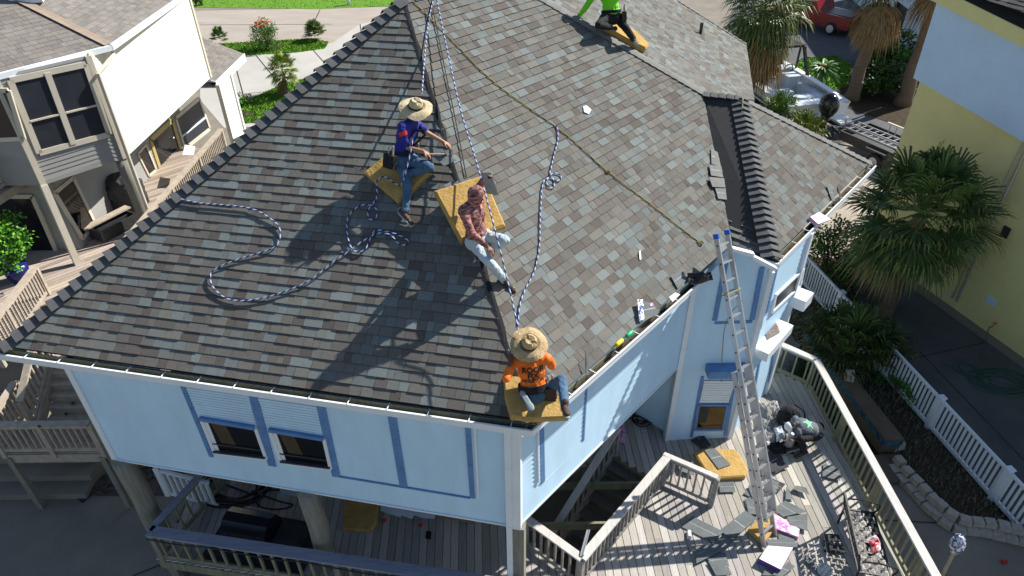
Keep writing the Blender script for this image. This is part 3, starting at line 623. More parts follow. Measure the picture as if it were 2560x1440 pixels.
for k in range(420):
    a, b = rr.random(), rr.random(); p = lerp(lerp(gv[0], gv[4], b), lerp(gv[1], gv[2], b), a); s_ = rr.uniform(.02, .05); mb.ell(p + V3((0, 0, s_ * .5)), V3((s_ * 1.3, 0, 0)), V3((0, s_, 0)), V3((0, 0, s_ * .7)), 7, 5)
tag(mb.build('river_rocks', 'rubble', smooth=True), 'dark rounded river rocks under the neighbour landing', 'rocks', kind='stuff')
bb = [G(500, 1110), G(0, 1080)]
# pool behind the deck railing
pz = GZ + .55
pool = thing('swimming_pool', G(2160, 1040), 'raised pool with blue tile rim and brown stone coping behind the deck railing', 'pool')
k1, k2, k3, k4 = at(2070, 905, pz), at(2214, 1100, pz), at(2262, 1098, pz), at(2112, 912, pz)
k1 = k1 + (k1 - k2) * .5; k4 = k4 + (k4 - k3) * .5
mb = MB(); mb.prism([k1, k2, k3, k4], (0, 0, -.06)); mb.build('stone_coping', 'coping', pool)
mb = MB(); mb.prism([k1 - V3((0, 0, .062)), k2 - V3((0, 0, .062)), k3 - V3((0, 0, .062)), k4 - V3((0, 0, .062))], (0, 0, -.13)); mb.build('tile_band', 'tile', pool); mb = MB(); i_ = lambda p, z: lerp(p, (k1 + k2 + k3 + k4) / 4, .02) - V3((0, 0, z)); mb.prism([i_(k1, .194), i_(k2, .194), i_(k3, .194), i_(k4, .194)], (0, 0, -.38)); mb.build('pool_wall', 'coping', pool)
l1, l2, l3 = k2 + V3((0, 0, -.25)), at(2190, 1180, GZ + .1), at(2130, 1130, GZ + .1)
mb = MB(); d_ = k2 - k1; mb.prism([V3((6.75, k1.y, GZ + .06)), V3((6.75, k2.y - .3, GZ + .06)), V3((k2.x + .02, k2.y - .02, GZ + .06)), V3((k1.x, k1.y, GZ + .06))], (0, 0, .02)); mb.build('water_surface', 'water', pool)
mb = MB(); mb.prism([V3((k2.x, k2.y - .03, GZ + .02)), V3((k3.x, k3.y - .03, GZ + .02)), V3((k3.x - .1, k3.y - .75, GZ + .02)), V3((6.8, k2.y - .95, GZ + .02)), V3((6.8, k2.y - .3, GZ + .02))], (0, 0, .1)); mb.build('step_slab', 'coping', pool)
def rock(p, sx, sy, sz, rz, m='stone', seed=0, name='stone_block'):
    rr = random.Random(seed); mb = MB(); X, Y = unit(rz) * sx / 2, unit(rz + 90) * sy / 2; Z_ = V3((0, 0, sz)); j = lambda: V3((rr.uniform(-.012, .012), rr.uniform(-.012, .012), rr.uniform(-.01, .01)))
    c = V3(p); k = .88
    mb.hexa([c - X - Y, c + X - Y, c + X + Y, c - X + Y, c - X * k - Y * k + Z_ + j(), c + X * k - Y * k + Z_ + j(), c + X * k + Y * k + Z_ + j(), c - X * k + Y * k + Z_ + j()]); return mb
one(rock(at(2240, 1118, GZ + .1), .3, .22, .18, 20, seed=2), 'boulder', 'stone', 'pale rock at the end of the blue tiled pool edge', 'rock')
one(rock(at(2122, 945, pz), .28, .2, .16, 70, seed=5), 'boulder', 'stone', 'small pale rock on the brown coping under the low palm', 'rock')
bl = [(2248, 1155), (2268, 1180), (2290, 1203), (2312, 1226), (2334, 1250), (2354, 1266), (2378, 1288), (2412, 1303), (2442, 1306), (2474, 1310), (2508, 1318), (2540, 1325), (2575, 1334), (2606, 1342)]
for row in range(2):
    for i, q in enumerate(bl):
        p = at(q[0] - (8 if row == 0 else 0), q[1] + (12 if row == 0 else 0), GZ + .17); p.z = GZ + .008 + .135 * row
        nx = bl[min(i + 1, len(bl) - 1)]; pv = bl[max(i - 1, 0)]; dd = at(*nx, 0) - at(*pv, 0); rz = math.degrees(math.atan2(dd.y, dd.x))
        one(rock(p, .225 if row else .245, .19, .125, rz, seed=i + row * 20), 'retaining_block', 'stone', 'pale concrete block of the curved two-course border around the fence bed, %s course' % ('upper' if row else 'lower'), 'retaining block', 'blocks of the curved garden border, %s course' % ('upper' if row else 'lower'))
# white fence
wf = thing('white_fence', G(2360, 1069), 'long white vinyl picket fence between the garden bed and the side yard', 'fence')
fA, fB = V3((9.38, 12.81, 0)), V3((10.02, 9.0, 0)); fd = (fB - fA).normalized(); FH = above(2355, 994, at(2319, 1069, GZ)) - GZ
fp = at(2319, 1069, GZ); fp2 = at(2478, 1250, GZ); sp_ = (fp2 - fp).length; fd = (fp2 - fp).normalized()
for i in range(-4, 4):
    a, b = fp + fd * sp_ * i, fp + fd * sp_ * (i + 1)
    mb = balusters((a.x, a.y), (b.x, b.y), 0, 1) if 0 else MB()
    n = int(sp_ / .115)
    for k in range(1, n):
        p = lerp(a, b, k / n); mb.box((p.x, p.y, GZ + .1 + (FH - .16) / 2), (.045, .03, FH - .18), rz=math.degrees(math.atan2(fd.y, fd.x)))
    mb.bar(a + V3((0, 0, .1)), b + V3((0, 0, .1)), .05, .09); mb.bar(a + V3((0, 0, FH - .06)), b + V3((0, 0, FH - .06)), .055, .06); mb.build('picket_panel', 'white2', wf)
    mb = MB(); mb.bar(a, a + V3((0, 0, FH)), .12, .12, up=fd); mb.bar(a + V3((0, 0, FH)), a + V3((0, 0, FH + .03)), .15, .15, up=fd); mb.build('fence_post', 'white2', wf)
# little white gate panel under the house
wg = thing('white_gate', at(430, 1260, 0), 'small white picket panel under the house beside the leaning pile', 'gate')
g1_, g2_ = at(392, 1172, .75), at(520, 1205, .75); 
for a, b in (((g1_.x, g1_.y), (g2_.x, g2_.y)),):
    mb = balusters(a, b, .05, .72, .13, .05); mb.bar((*a, .72), (*b, .72), .05, .07); mb.bar((*a, .06), (*b, .06), .05, .07); mb.build('picket_panel', 'white2', wg)
    mb = MB(); mb.box((a[0], a[1], .4), (.1, .1, .8)); mb.build('fence_post', 'white2', wg)

# ================================================================ BEIGE NEIGHBOUR HOUSE (left)
ZD, ZF, ZE = 1.3, 3.44, 6.08
nb = thing('beige_house', at(150, 400, GZ), 'tall beige and cream house with brown roof, big dark windows and wooden decks', 'house')
Na, Nb, Nc = at(108, 462, ZF), at(320, 395, ZF), at(503, 210, ZF)
Nb.x = Nc.x = (Nb.x + Nc.x) / 2
d1 = (Nb - Na).normalized(); n1 = V3((d1.y, -d1.x, 0)); PX = V3((1, 0, 0)); PN1, PN2 = (Na, n1), (Nb, PX)
Nc = hit(503, 210, PN2); Nr = hit(518, 163, PN2); yr = Nr.y
siding('upper_wall', Na, Nb, ZF, ZE - .05, n1, nb, 'beige', ex=.11, th=.014, label='grey beige upper wall around the pair of big windows')
siding('upper_wall', Nb, (Nb.x, yr), ZF, ZE - .05, PX, nb, 'cream', ex=.1, th=.01, label='sunlit cream upper wall')
siding('upper_wall', (Na.x - 3.5, Na.y), Na, ZF, ZE - .05, (0, -1, 0), nb, 'beige', ex=.11, th=.014)
mb = MB()
for p, n_ in ((Na, n1), (Nb, n1)): mb.bar(V3((p.x, p.y, ZF)) + n_ * .01, V3((p.x, p.y, ZE - .05)) + n_ * .01, .13, .07, up=n_)
mb.bar(V3((Nb.x + .01, yr, ZF)), V3((Nb.x + .01, yr, ZE)), .12, .06, up=PX); mb.bar(V3((Nb.x, Nb.y + .08, ZF)) + PX * .015, V3((Nb.x, Nb.y + .08, ZE)) + PX * .015, .13, .04, up=PX)
mb.build('corner_board', 'creamt', nb)
f, P4 = quadwin(PN1, (24, 200), (213, 160), (272, 335), (97, 382), parent=nb, fr='creamt', gl='glass2', fw=.13)
m_ = MB(); a, b = lerp(P4[0], P4[1], .47), lerp(P4[3], P4[2], .47); m_.bar(a + n1 * .03, b + n1 * .03, .13, .06, up=n1); m_.build('mullion', 'creamt', f)
for t0, t1 in ((.04, .42), (.52, .96)):
    m_ = MB(); a, b = lerp(lerp(P4[0], P4[3], .56), lerp(P4[1], P4[2], .56), t0), lerp(lerp(P4[0], P4[3], .56), lerp(P4[1], P4[2], .56), t1); m_.bar(a + n1 * .03, b + n1 * .03, .04, .05, up=n1); m_.build('sash_rail', 'creamt', f)
PNL = (Na, V3((0, -1, 0))); f, P4 = quadwin(PNL, (-70, 225), (22, 225), (60, 345), (-30, 350), parent=nb, fr='creamt', gl='glass', fw=.1)
# roof
Ne = at(270, 112, ZE); Nl, Nq = at(0, 180, ZE), at(432, 0, ZE)
dE1, dE2 = (Nl - Ne).normalized(), (Nq - Ne).normalized(); bis = (dE1 + dE2).normalized()
hp_ = hit(66, 10, (Ne, V3((bis.y, -bis.x, 0)).normalized())); print('N hip', hp_, Ne, (hp_ - Ne))
ro1, ro2 = V3((-dE1.y, dE1.x, 0)), V3((dE2.y, -dE2.x, 0))
if ro1.dot(V3((1, -1, 0))) < 0: ro1 = -ro1
if ro2.x < 0: ro2 = -ro2
hv = (hp_ - Ne); 
roofface('front_roof_slope', [Ne + dE1 * 5.5, Ne, Ne + hv * 1.6, Ne + dE1 * 5.5 + V3((-1.2, 1.2, 0)) + V3((0, 0, 1.6 * hv.z * .6))][:3], ro1, nb, tints=T_BR, th=.006, ex=.15)
sl_ = hv.z / abs((hv).dot(ro1)); 
bk_ = Ne + dE1 * 5.5 - ro1 * 3 + V3((0, 0, 3 * sl_)); h_end = Ne + hv * (3 / abs(hv.dot(ro1)))
nb.children[-1]; o_ = [c for c in nb.children if c.name.startswith('front_roof')][-1]; bpy.data.objects.remove(o_)
roofface('front_roof_slope', [Ne + dE1 * 5.5, Ne, h_end, bk_], ro1, nb, tints=T_BR, th=.006, ex=.15)
s2_ = hv.z / abs(hv.dot(ro2)); q2 = Ne + dE2 * 8; q3 = q2 - ro2 * (abs((h_end - Ne).dot(ro2))) + V3((0, 0, h_end.z - Ne.z))
roofface('side_roof_slope', [Ne, q2, q3, h_end], ro2, nb, tints=T_BR, th=.006, ex=.15)
mb = MB(); N1_, N2_ = V3((sl_ * ro1.x, sl_ * ro1.y, 1)).normalized(), V3((s2_ * ro2.x, s2_ * ro2.y, 1)).normalized()
for k in range(22):
    a, b = lerp(Ne, h_end, k / 22), lerp(Ne, h_end, (k + 1.05) / 22); up_ = (N1_ + N2_).normalized() * .02; s_ = (h_end - Ne).cross(N1_).normalized() * .13; s2 = (h_end - Ne).cross(N2_).normalized() * .13
    for sg, nn in ((s_, N1_), (-s2, N2_)):
        e = sg if sg.dot(-bis if 0 else sg) else sg; mb.hexa([a + up_ * .2, b + up_ * .2, b + e + nn * .006, a + e + nn * .006, a + up_ * 1.2, b + up_, b + e + nn * .014, a + e + nn * .016])
mb.build('hip_cap', mat('brown_cap', (.28, .22, .17), .9, var=.15, scale=5, fine=.2), nb)
def ngutter(a, b, out):
    mb = MB(); a, b = V3(a), V3(b); mb.bar(a + out * .06 + V3((0, 0, -.06)), b + out * .06 + V3((0, 0, -.06)), .11, .12); g = mb.build('gutter', 'white', nb)
ngutter(Ne - dE1 * .05, Ne + dE1 * 5.5, ro1); ngutter(Ne - dE2 * .05, q2, ro2)
mb = MB(); mb.prism([Na + V3((0, 0, ZE - ZF - .08)), Nb + V3((0, 0, ZE - ZF - .08)), V3((Nb.x, yr, ZE - .08)), V3((Nb.x - 4, yr, ZE - .08)), V3((Na.x - 4, Na.y, ZE - .08))], (0, 0, .04)); mb.prism([Ne + V3((0, 0, -.1)), q2 + V3((0, 0, -.1)), V3((Nb.x - .3, yr, ZE - .1)), V3((Nb.x - .3, Nb.y + .3, ZE - .1)), Na + V3((-.3, .3, ZE - ZF - .1)), Ne + dE1 * 5 + V3((0, 0, -.1))][:5], (0, 0, .03)); mb.build('soffit', 'white', nb)
mb = MB(); c = Nb + n1 * .1 + PX * .06; P = [Ne + V3((-.02, .06, -.1)) + ro2 * .03, Ne + V3((.0, .1, -.25)), V3((c.x, c.y, ZE - .45)), V3((c.x, c.y, ZD - .3))]; mb.tube(P, .05, 8); mb.build('downspout', 'creamt', nb)
# chimney-like white corner at the very top left
mb = MB(); q = hit(70, 0, (h_end, N1_)); mb.box((q.x - .1, q.y + .2, q.z + .6), (.7, .7, 1.3), 20); mb.build('chimney', 'white', nb)
# far wing with small roof
P2_ = (V3((Nb.x + .25, 0, 0)), PX)
wr = hit(575, 185, P2_); wl_ = hit(520, 225, P2_); wt = wr.z
siding('wing_wall', (P2_[0].x, yr - .1), (P2_[0].x, wr.y), GZ, wt, PX, nb, 'cream', ex=.1, th=.01)
mb = MB(); mb.bar((P2_[0].x + .02, wr.y, GZ), (P2_[0].x + .02, wr.y, wt), .12, .06, up=PX); mb.build('corner_board', 'white', nb)
s1, s2p = at(545, 205, wt + .05), at(605, 135, wt + .05); s1.x = s2p.x = (s1.x + s2p.x) / 2
s3, s4 = V3((Nb.x + .0, s2p.y - .9, wt + .75)), V3((Nb.x + .0, s1.y - .1, wt + .75)); 
roofface('wing_roof', [s1, s2p, V3((s2p.x - 1.6, s2p.y, wt + .05 + 1.6 * .45)), V3((s1.x - 1.6, s1.y, wt + .05 + 1.6 * .45))], PX, nb, tints=T_BR, th=.006)
mb = MB(); mb.prism([s1 + V3((.02, -.02, .03)), s2p + V3((.02, 0, .03)), s2p + V3((-.0, 0, .03)), s1 + V3((0, -.02, .03))], (0, 0, -.28)); mb.prism([s1 + V3((0, -.01, 0)), s1 + V3((-1.5, -.01, 0)), s1 + V3((-1.5, -.01, .6)), s1 + V3((0, -.01, -.0)) + V3((0, 0, .01))], (0, .02, 0)); mb.prism([s1 + V3((0, 0, -.2)), s2p + V3((0, 0, -.2)), s2p + V3((-1.2, 0, -.2)), s1 + V3((-1.2, 0, -.2))], (0, 0, .03)); mb.build('wing_fascia', 'white', nb)
# lower storey
Nw = at(203, 622, ZD); XW = Nw.x + .02; PW3 = (V3((XW, 0, 0)), PX)
Nd = at(194, 660, ZD); 
siding('lower_wall', (XW, Nw.y), (XW, yr + .2), ZD - .1, ZF, PX, nb, 'beige', ex=.11, th=.012)
siding('lower_wall', (XW - 4, Nw.y - .02), (XW, Nw.y - .02), ZD - .1, ZF, (0, -1, 0), nb, 'beige', ex=.11, th=.012)
mb = MB(); mb.prism([Na + V3((.05, -.0, .005)), Nb + V3((0, 0, .005)), V3((Nb.x, yr, ZF + .005)), V3((XW - 3, yr, ZF + .005)), V3((XW - 3, Na.y, ZF + .005))], (0, 0, .1)); mb.build('overhang_soffit', 'beige', nb)
mb = MB(); mb.bar((Nd.x, Nd.y, ZD - .05), (Na.x, Na.y, ZF), .15, .15, up=n1); mb.build('corner_post', 'creamt', nb)
quadwin(PW3, (134, 482), (180, 444), (236, 560), (204, 596), parent=nb, fr='creamt', gl='glass', fw=.1)
quadwin((V3((XW, Nw.y - .04, 0)), V3((0, -1, 0))), (-40, 490), (82, 490), (146, 636), (30, 636), parent=nb, fr='creamt', gl='glass', fw=.11)
pw = pile((Nb.x - .12, Nb.y + .05), GZ, ZF, .16); pw.build('pile', 'pile', nb, smooth=True)
dq = quadwin(PW3, (374, 350), (428, 300), (458, 405), (401, 432), parent=nb, fr='door', gl='glass', fw=.16, name='door')[0]
m_ = MB(); kq = hit(428, 345, PW3); m_.ell(kq + V3((.07, 0, 0)), V3((.035, 0, 0)), V3((0, .035, 0)), V3((0, 0, .035)), 8, 5); m_.build('handle', 'alu', dq)
f, P4 = quadwin(PW3, (437, 295), (496, 246), (523, 322), (460, 372), parent=nb, fr='creamt', gl='glass2', fw=.12)
m_ = MB(); m_.bar(lerp(P4[0], P4[3], .6) + PX * .04, lerp(P4[1], P4[2], .6) + PX * .04, .05, .05, up=PX); m_.build('sash_rail', 'white', f)
quadwin(PW3, (342, 385), (362, 362), (388, 425), (370, 440), parent=nb, fr='creamt', gl='glass', fw=.07)
# deck of the neighbour
rt1, rt2, rt3 = at(200, 672, ZD + RH), at(384, 508, ZD + RH), at(548, 330, ZD + RH)
rx = (rt2.x + rt3.x) / 2
nd = thing('neighbour_deck', at(150, 700, GZ), 'sunlit raised walkway, landing and stairs of pale timber beside the beige house', 'deck')
dpl = [(rx + .1, rt1.y), (rx + .1, rt3.y + .5), (XW, rt3.y + .5), (XW, Nw.y), (XW - 4, Nw.y), (XW - 4, 10.2), (-11.1, 10.2), (-10.8, 11.5), (-10.25, 11.9), (-9.8, 13.2)]
q5 = [at(x, y, ZD) for x, y in ((560, 900), (120, 742), (205, 742), (200, 690))]
dpl = [(XW - 4, Nw.y), (XW - 4, at(0, 872, ZD).y - 1), (at(-10, 880, ZD).x, at(-10, 880, ZD).y), (at(125, 745, ZD).x, at(125, 745, ZD).y), (at(200, 770, ZD).x, at(200, 770, ZD).y), (rx + .08, at(235, 700, ZD).y), (rx + .08, rt3.y + .6), (XW, rt3.y + .6), (XW, Nw.y)]
mb = MB(); boards(mb, dpl, ZD, ang=45, base=(.46, .38, .32)); mb.build('deck_boards', 'deck', nd, tint=True)
mb = MB()
for i in range(len(dpl)): a, b = dpl[i], dpl[(i + 1) % len(dpl)]; mb.bar((a[0], a[1], ZD - .15), (b[0], b[1], ZD - .15), .05, .2)
mb.build('rim_joist', 'tanwood', nd)
railing((rx, rt1.y), (rx, rt3.y + .3), ZD, RH, nd, mtop='tanwood', mpost='tanwood', mbal='tanwood', posts=[k / 4 for k in range(5)], sp=.125, tw=.15, label='long walkway railing beside the roof edge')
ra, rb_ = at(-40, 830, ZD + RH), at(86, 665, ZD + RH); railing((ra.x, ra.y), (rb_.x, rb_.y), ZD, RH, nd, mtop='tanwood', mpost='tanwood', mbal='tanwood', posts=(0, .35, 1), sp=.12, tw=.16, label='railing with a wide pale cap at the left edge')
# stairs to landing
ZL = .42; x0_, x1_ = at(98, 1050, ZL + .17).x, at(98, 1050, ZL + .17).x + 1.35
for k in range(6):
    z = ZD - .17 * k - .02; y_ = at(100, 905 + 29 * k, z).y; mb = MB(); mb.prism([(x0_, y_, z), (x1_, y_, z), (x1_, y_ + .3, z), (x0_, y_ + .3, z)], (0, 0, -.04)); mb.prism([(x0_, y_ + .02, z - .045), (x1_, y_ + .02, z - .045), (x1_, y_ + .04, z - .045), (x0_, y_ + .04, z - .045)], (0, 0, -.125)); mb.build('tread', 'tanwood', nd)
yt, yb = at(100, 905, ZD).y, at(100, 1050, ZL + .17).y
for xx in (x0_ - .03,): mb = MB(); mb.bar((xx, yt + .3, ZD - .1), (xx, yb - .05, ZL + .02), .05, .26); mb.build('stringer', 'tanwood', nd)
railing((x0_ - .08, yb - .1), (x0_ - .08, yt + .2), ZL, RH, nd, mtop='tanwood', mpost='tanwood', mbal='tanwood', dz=ZD - ZL, posts=(0, 1), sp=.13, tw=.14, name='stair_railing')
la, lb_, lc, ld = at(12, 1132, ZL), at(258, 1132, ZL), at(200, 1058, ZL), at(-60, 1058, ZL)
yf = (la.y + lb_.y) / 2; yk = yb + .1
mb = MB(); boards(mb, [(la.x - 1, yf), (lb_.x, yf), (lb_.x, yk), (la.x - 1, yk)], ZL, ang=0, base=(.4, .33, .27)); mb.build('landing_boards', 'deck', nd, tint=True)
mb = MB(); mb.bar((la.x, yf, ZL - .14), (lb_.x, yf, ZL - .14), .05, .22); mb.bar((lb_.x, yf, ZL - .14), (lb_.x, yk, ZL - .14), .05, .22); mb.build('rim_joist', 'tanwood', nd)
railing((la.x, yf), (lb_.x, yf), ZL, RH, nd, mtop='tanwood', mpost='tanwood', mbal='tanwood', posts=(0, .5, 1), sp=.13, tw=.16, label='landing railing above the shaded concrete')
railing((la.x, yf), (la.x - .15, yf + 1.2), ZL, RH, nd, mtop='tanwood', mpost='tanwood', mbal='tanwood', posts=(1,), sp=.13, tw=.14)
for p in ((la.x + .05, yf), (lb_.x - .05, yf), (la.x + .6, yf + 1.1), (lb_.x - .5, yf + 1.2), (rx - .1, rt1.y - 1), (rx - .1, rt1.y + 2)):
    mb = MB(); mb.box((p[0], p[1], (GZ + ZL - .1) / 2), (.11, .11, ZL - GZ - .1)); mb.build('deck_post', 'pile', nd)
cs = thing('concrete_steps', at(60, 1240, GZ), 'shaded concrete steps under the neighbour landing', 'steps')
for k in range(3): mb = MB(); mb.prism([(-11.5, yf + .2 + .35 * k, GZ + .003), (la.x + .9, yf + .2 + .35 * k, GZ + .003), (la.x + .9, yf + .55 + .35 * k, GZ + .003), (-11.5, yf + .55 + .35 * k, GZ + .003)], (0, 0, .17 * (k + 1))); mb.build('step', 'concrete', cs)
# balcony at the upper left
bc = thing('upper_balcony', at(30, 440, ZF - .3), 'small upper balcony with grey balusters jutting out at the far left', 'balcony')
ba, bb_ = at(-60, 520, ZF - .05), at(78, 432, ZF - .05); railing((ba.x, ba.y), (bb_.x - .1, bb_.y), ZF - .05, RH, bc, mtop='tanwood', mpost='tanwood', mbal='tanwood', posts=(0, 1), sp=.12, tw=.18)
mb = MB(); mb.prism([(ba.x, ba.y, ZF - .1), (bb_.x, bb_.y, ZF - .1), (bb_.x - .3, bb_.y + .6, ZF - .1), (ba.x - .6, ba.y + .8, ZF - .1)], (0, 0, -.2)); mb.build('floor_beam', 'tanwood', bc)

# ================================================================ YELLOW HOUSE (right)
Y0 = at(2160, 613, GZ + .03); dY = unit(-72.5); nY = V3((dY.y, -dY.x, 0)); nY = nY if nY.x < 0 else -nY
yh = thing('yellow_house', (14, 15, GZ), 'tall house with yellow block ground floor and smooth pale blue upper wall', 'house')
PY = (Y0, nY); PU = (Y0 + nY * .22, nY)
Ye = Y0 + dY * 12; zU = hit(2283, 195, PU).z - .1; zT = 6.2
mb = MB(); mb.prism([V3((Y0.x, Y0.y, GZ)), V3((Ye.x, Ye.y, GZ)), V3((Ye.x, Ye.y, zU + .1)), V3((Y0.x, Y0.y, zU + .1))], -nY * 8)
w_ = mb.build('lower_wall', 'yellow', yh)
uA, uB = hit(2283, 195, PU), hit(2560, 355, PU); uB = uA + (uB - uA) * 2.3; tA, tB = hit(2347, -10, PU), hit(2560, 100, PU); tB = tA + (tB - tA) * 3.2
mb = MB(); mb.prism([uA, uB, tB, tA], -nY * 8); mb.build('upper_wall', 'paleblue', yh)
mb = MB(); mb.prism([tA + V3((0, 0, .0)) + nY * .02, tB + nY * .02, tB + nY * .02 + V3((0, 0, .3)), tA + nY * .02 + V3((0, 0, .3))], -nY * 7); mb.bar(tA + nY * .16 + V3((0, 0, .14)) - dY * .5, tB + nY * .16 + V3((0, 0, .14)), .03, .34, up=(0, 0, 1)); mb.prism([tA + nY * .145 + V3((0, 0, .02)) - dY * .5, tB + nY * .145 + V3((0, 0, .02)), tB - nY * .1 + V3((0, 0, .02)), tA - nY * .1 + V3((0, 0, .02)) - dY * .5], (0, 0, .02)); mb.build('fascia_board', 'yellow', yh)
e1, e2 = tA + V3((0, 0, .32)) + nY * .15 + dY * -.5, tB + V3((0, 0, .28)) + nY * .15
roofface('roof_slope', [e1, e2, e2 - nY * 4 + V3((0, 0, 2)), e1 - nY * 4 + V3((0, 0, 2))], nY, yh, tints=[(.12, .11, .1), (.15, .14, .13), (.1, .095, .09)], th=.012)
mb = MB(); mb.prism([V3((Y0.x, Y0.y, GZ)) - dY * .2, V3((Ye.x, Ye.y, GZ)) + dY * .2, V3((Ye.x, Ye.y, GZ)) + dY * .2 + nY * .32, V3((Y0.x, Y0.y, GZ)) - dY * .2 + nY * .32], (0, 0, .05)); mb.build('foundation_ledge', 'concrete', yh)
for a in ((2478, 752, .28, .2, 'paleblue'), (2515, 580, .2, .3, 'steel'), (2440, 498, .2, .2, 'white')):
    p = hit(a[0], a[1], PY); mb = MB(); mb.obox(p + nY * .01, dY * a[2] / 2, nY * .015, V3((0, 0, a[3] / 2))); mb.build('wall_vent', a[4], yh)
mb = MB(); p = hit(2532, 452, PY); mb.tube([V3((p.x, p.y, GZ + .3)) + nY * .04, V3((p.x, p.y, zU)) + nY * .04], .035, 8); p = p - dY * .15; mb.tube([V3((p.x, p.y, GZ + .3)) + nY * .04, V3((p.x, p.y, zU)) + nY * .04], .02, 8); mb.build('conduit_pipe', 'alu', yh)
# ================================================================ WHITE GARAGE (top right)
gg = thing('white_garage', at(2250, 60, GZ), 'white garage building with an open dark doorway behind the palm trunks', 'garage')
ga, gb_ = at(2175, 40, GZ), at(2245, 105, GZ); dG = (gb_ - ga).normalized(); nG = V3((dG.y, -dG.x, 0)); nG = nG if nG.x < 0 else -nG; PG2 = (ga, nG)
d0, d1_ = hit(2213, 84, PG2), hit(2246, 106, PG2); gend = hit(2330, 170, PG2)
def gw(a, b, z0, z1, nm='garage_wall'): mb = MB(); mb.prism([V3((a.x, a.y, z0)), V3((b.x, b.y, z0)), V3((b.x, b.y, z1)), V3((a.x, a.y, z1))], -nG * .2); return mb.build(nm, 'garage', gg)
dh = hit(2290, 38, (d1_, nG)).z
gw(ga - dG * 5, d0, GZ, 5); gw(d1_ + dG * .2, gend + dG * 2, GZ, 5); gw(d0, d1_ + dG * .2, dh, 5)
mb = MB(); d2 = d1_ + dG * .2; mb.prism([V3((d0.x, d0.y, GZ)) - nG * .18, V3((d2.x, d2.y, GZ)) - nG * .18, V3((d2.x, d2.y, dh)) - nG * .18, V3((d0.x, d0.y, dh)) - nG * .18], -nG * .05); mb.build('doorway_shade', 'black', gg)  # black panel paints the shade inside the open doorway
mb = MB()
for p in (d0, d2): mb.bar(V3((p.x, p.y, GZ)) + nG * .03, V3((p.x, p.y, dh)) + nG * .03, .2, .1, up=nG)
mb.build('door_trim', 'white', gg)

# ================================================================ PLANTS
def fan(mb, rr, base, dirv, pet, blade, nseg=26, spread=115, droop=.5, wseg=.03, tone=(1, 1, 1), dead=False):
    d = V3(dirv).normalized(); side = d.cross(V3((0, 0, 1)))
    side = side.normalized() if side.length > .05 else V3((1, 0, 0)); up = side.cross(d).normalized()
    tip = base + d * pet + V3((0, 0, -.12 * pet * pet)); mid = lerp(base, tip, .5) + V3((0, 0, .05))
    mb.tube([base, mid, tip], [.018, .014, .01], 4, tf=lambda k, j: (1.1, 1.2, .8))
    for k in range(nseg):
        a = math.radians(lerp(-spread, spread, (k + .5) / nseg) + rr.uniform(-2, 2)); L = blade * (1 - .25 * abs(a) / 2) * rr.uniform(.85, 1.1)
        sd = (d * math.cos(a) + side * math.sin(a) + up * (.18 + .1 * rr.random())).normalized(); wv = sd.cross(up).normalized() * wseg
        p0 = tip; p1 = tip + sd * L * .38; p2 = tip + sd * L * .72 + V3((0, 0, -droop * L * .16)); p3 = tip + sd * L * .93 + V3((0, 0, -droop * L * rr.uniform(.35, .65)))
        t = rr.uniform(.65, 1.3); c = (tone[0] * t, tone[1] * t, tone[2] * t); fold = up * wseg * .45
        mb.face([p0, p1 - wv, p1 - fold], c); mb.face([p0, p1 - fold, p1 + wv], c)
        mb.face([p1 - wv, p2 - wv * .75, p2 - fold, p1 - fold], c); mb.face([p1 - fold, p2 - fold, p2 + wv * .75, p1 + wv], c)
        ct = (c[0] * 1.5, c[1] * 1.1, c[2] * .8); mb.face([p2 - wv * .75, p3, p2 + wv * .75], ct)
def palm(label, base, top, r0_, r1_, n, pet, blade, seed, deadn=0, name='palm_tree', group=None, nseg=26, elmin=-35, elmax=80, droop=.6, wseg=.03, tone=(1, 1, 1), skirt=0, trunk=True):
    rr = random.Random(seed); base, top = V3(base), V3(top); t = thing(name, tuple(base), label, 'palm tree' if name == 'palm_tree' else 'palm', group)
    if trunk:
        mb = MB(); N_ = 16; P = [lerp(base, top, k / N_) + V3((.03 * math.sin(k), .03 * math.cos(k * 1.4), 0)) for k in range(N_ + 1)]
        R = [lerp(r0_, r1_, min(1, (k / N_) * 1.2)) * (1.35 if k == 0 else 1.12 if k == 1 else 1) * rr.uniform(.97, 1.04) for k in range(N_ + 1)]; mb.tube(P, R, 16); mb.build('trunk', 'bark', t, smooth=True)
    mb = MB()
    for i in range(n):
        az = i * 137.5 + rr.uniform(-12, 12); q = (i + .5) / n; el = math.radians(lerp(elmax, elmin, q ** .8) + rr.uniform(-8, 8)); dv = unit(az) * math.cos(el) + V3((0, 0, math.sin(el)))
        f = 1.25 - .5 * q; fan(mb, rr, top + V3((0, 0, .25 * (1 - q))), dv, pet * rr.uniform(.8, 1.15), blade * rr.uniform(.85, 1.1), nseg, 115, droop * rr.uniform(.8, 1.3), wseg, tuple(c * f for c in tone))
    mb.build('crown', 'leaf', t, tint=True)
    if deadn:
        mb = MB()
        for i in range(deadn):
            az = rr.uniform(0, 360); el = math.radians(rr.uniform(-88, -50)); dv = unit(az) * math.cos(el) + V3((0, 0, math.sin(el)))
            fan(mb, rr, top + V3((0, 0, -.1 - skirt * rr.random())) + unit(az) * r1_, dv, pet * .5, blade * rr.uniform(.8, 1.1), 16, 60, 1.3, wseg)
        mb.build('dead_skirt', 'dead', t)
    return t
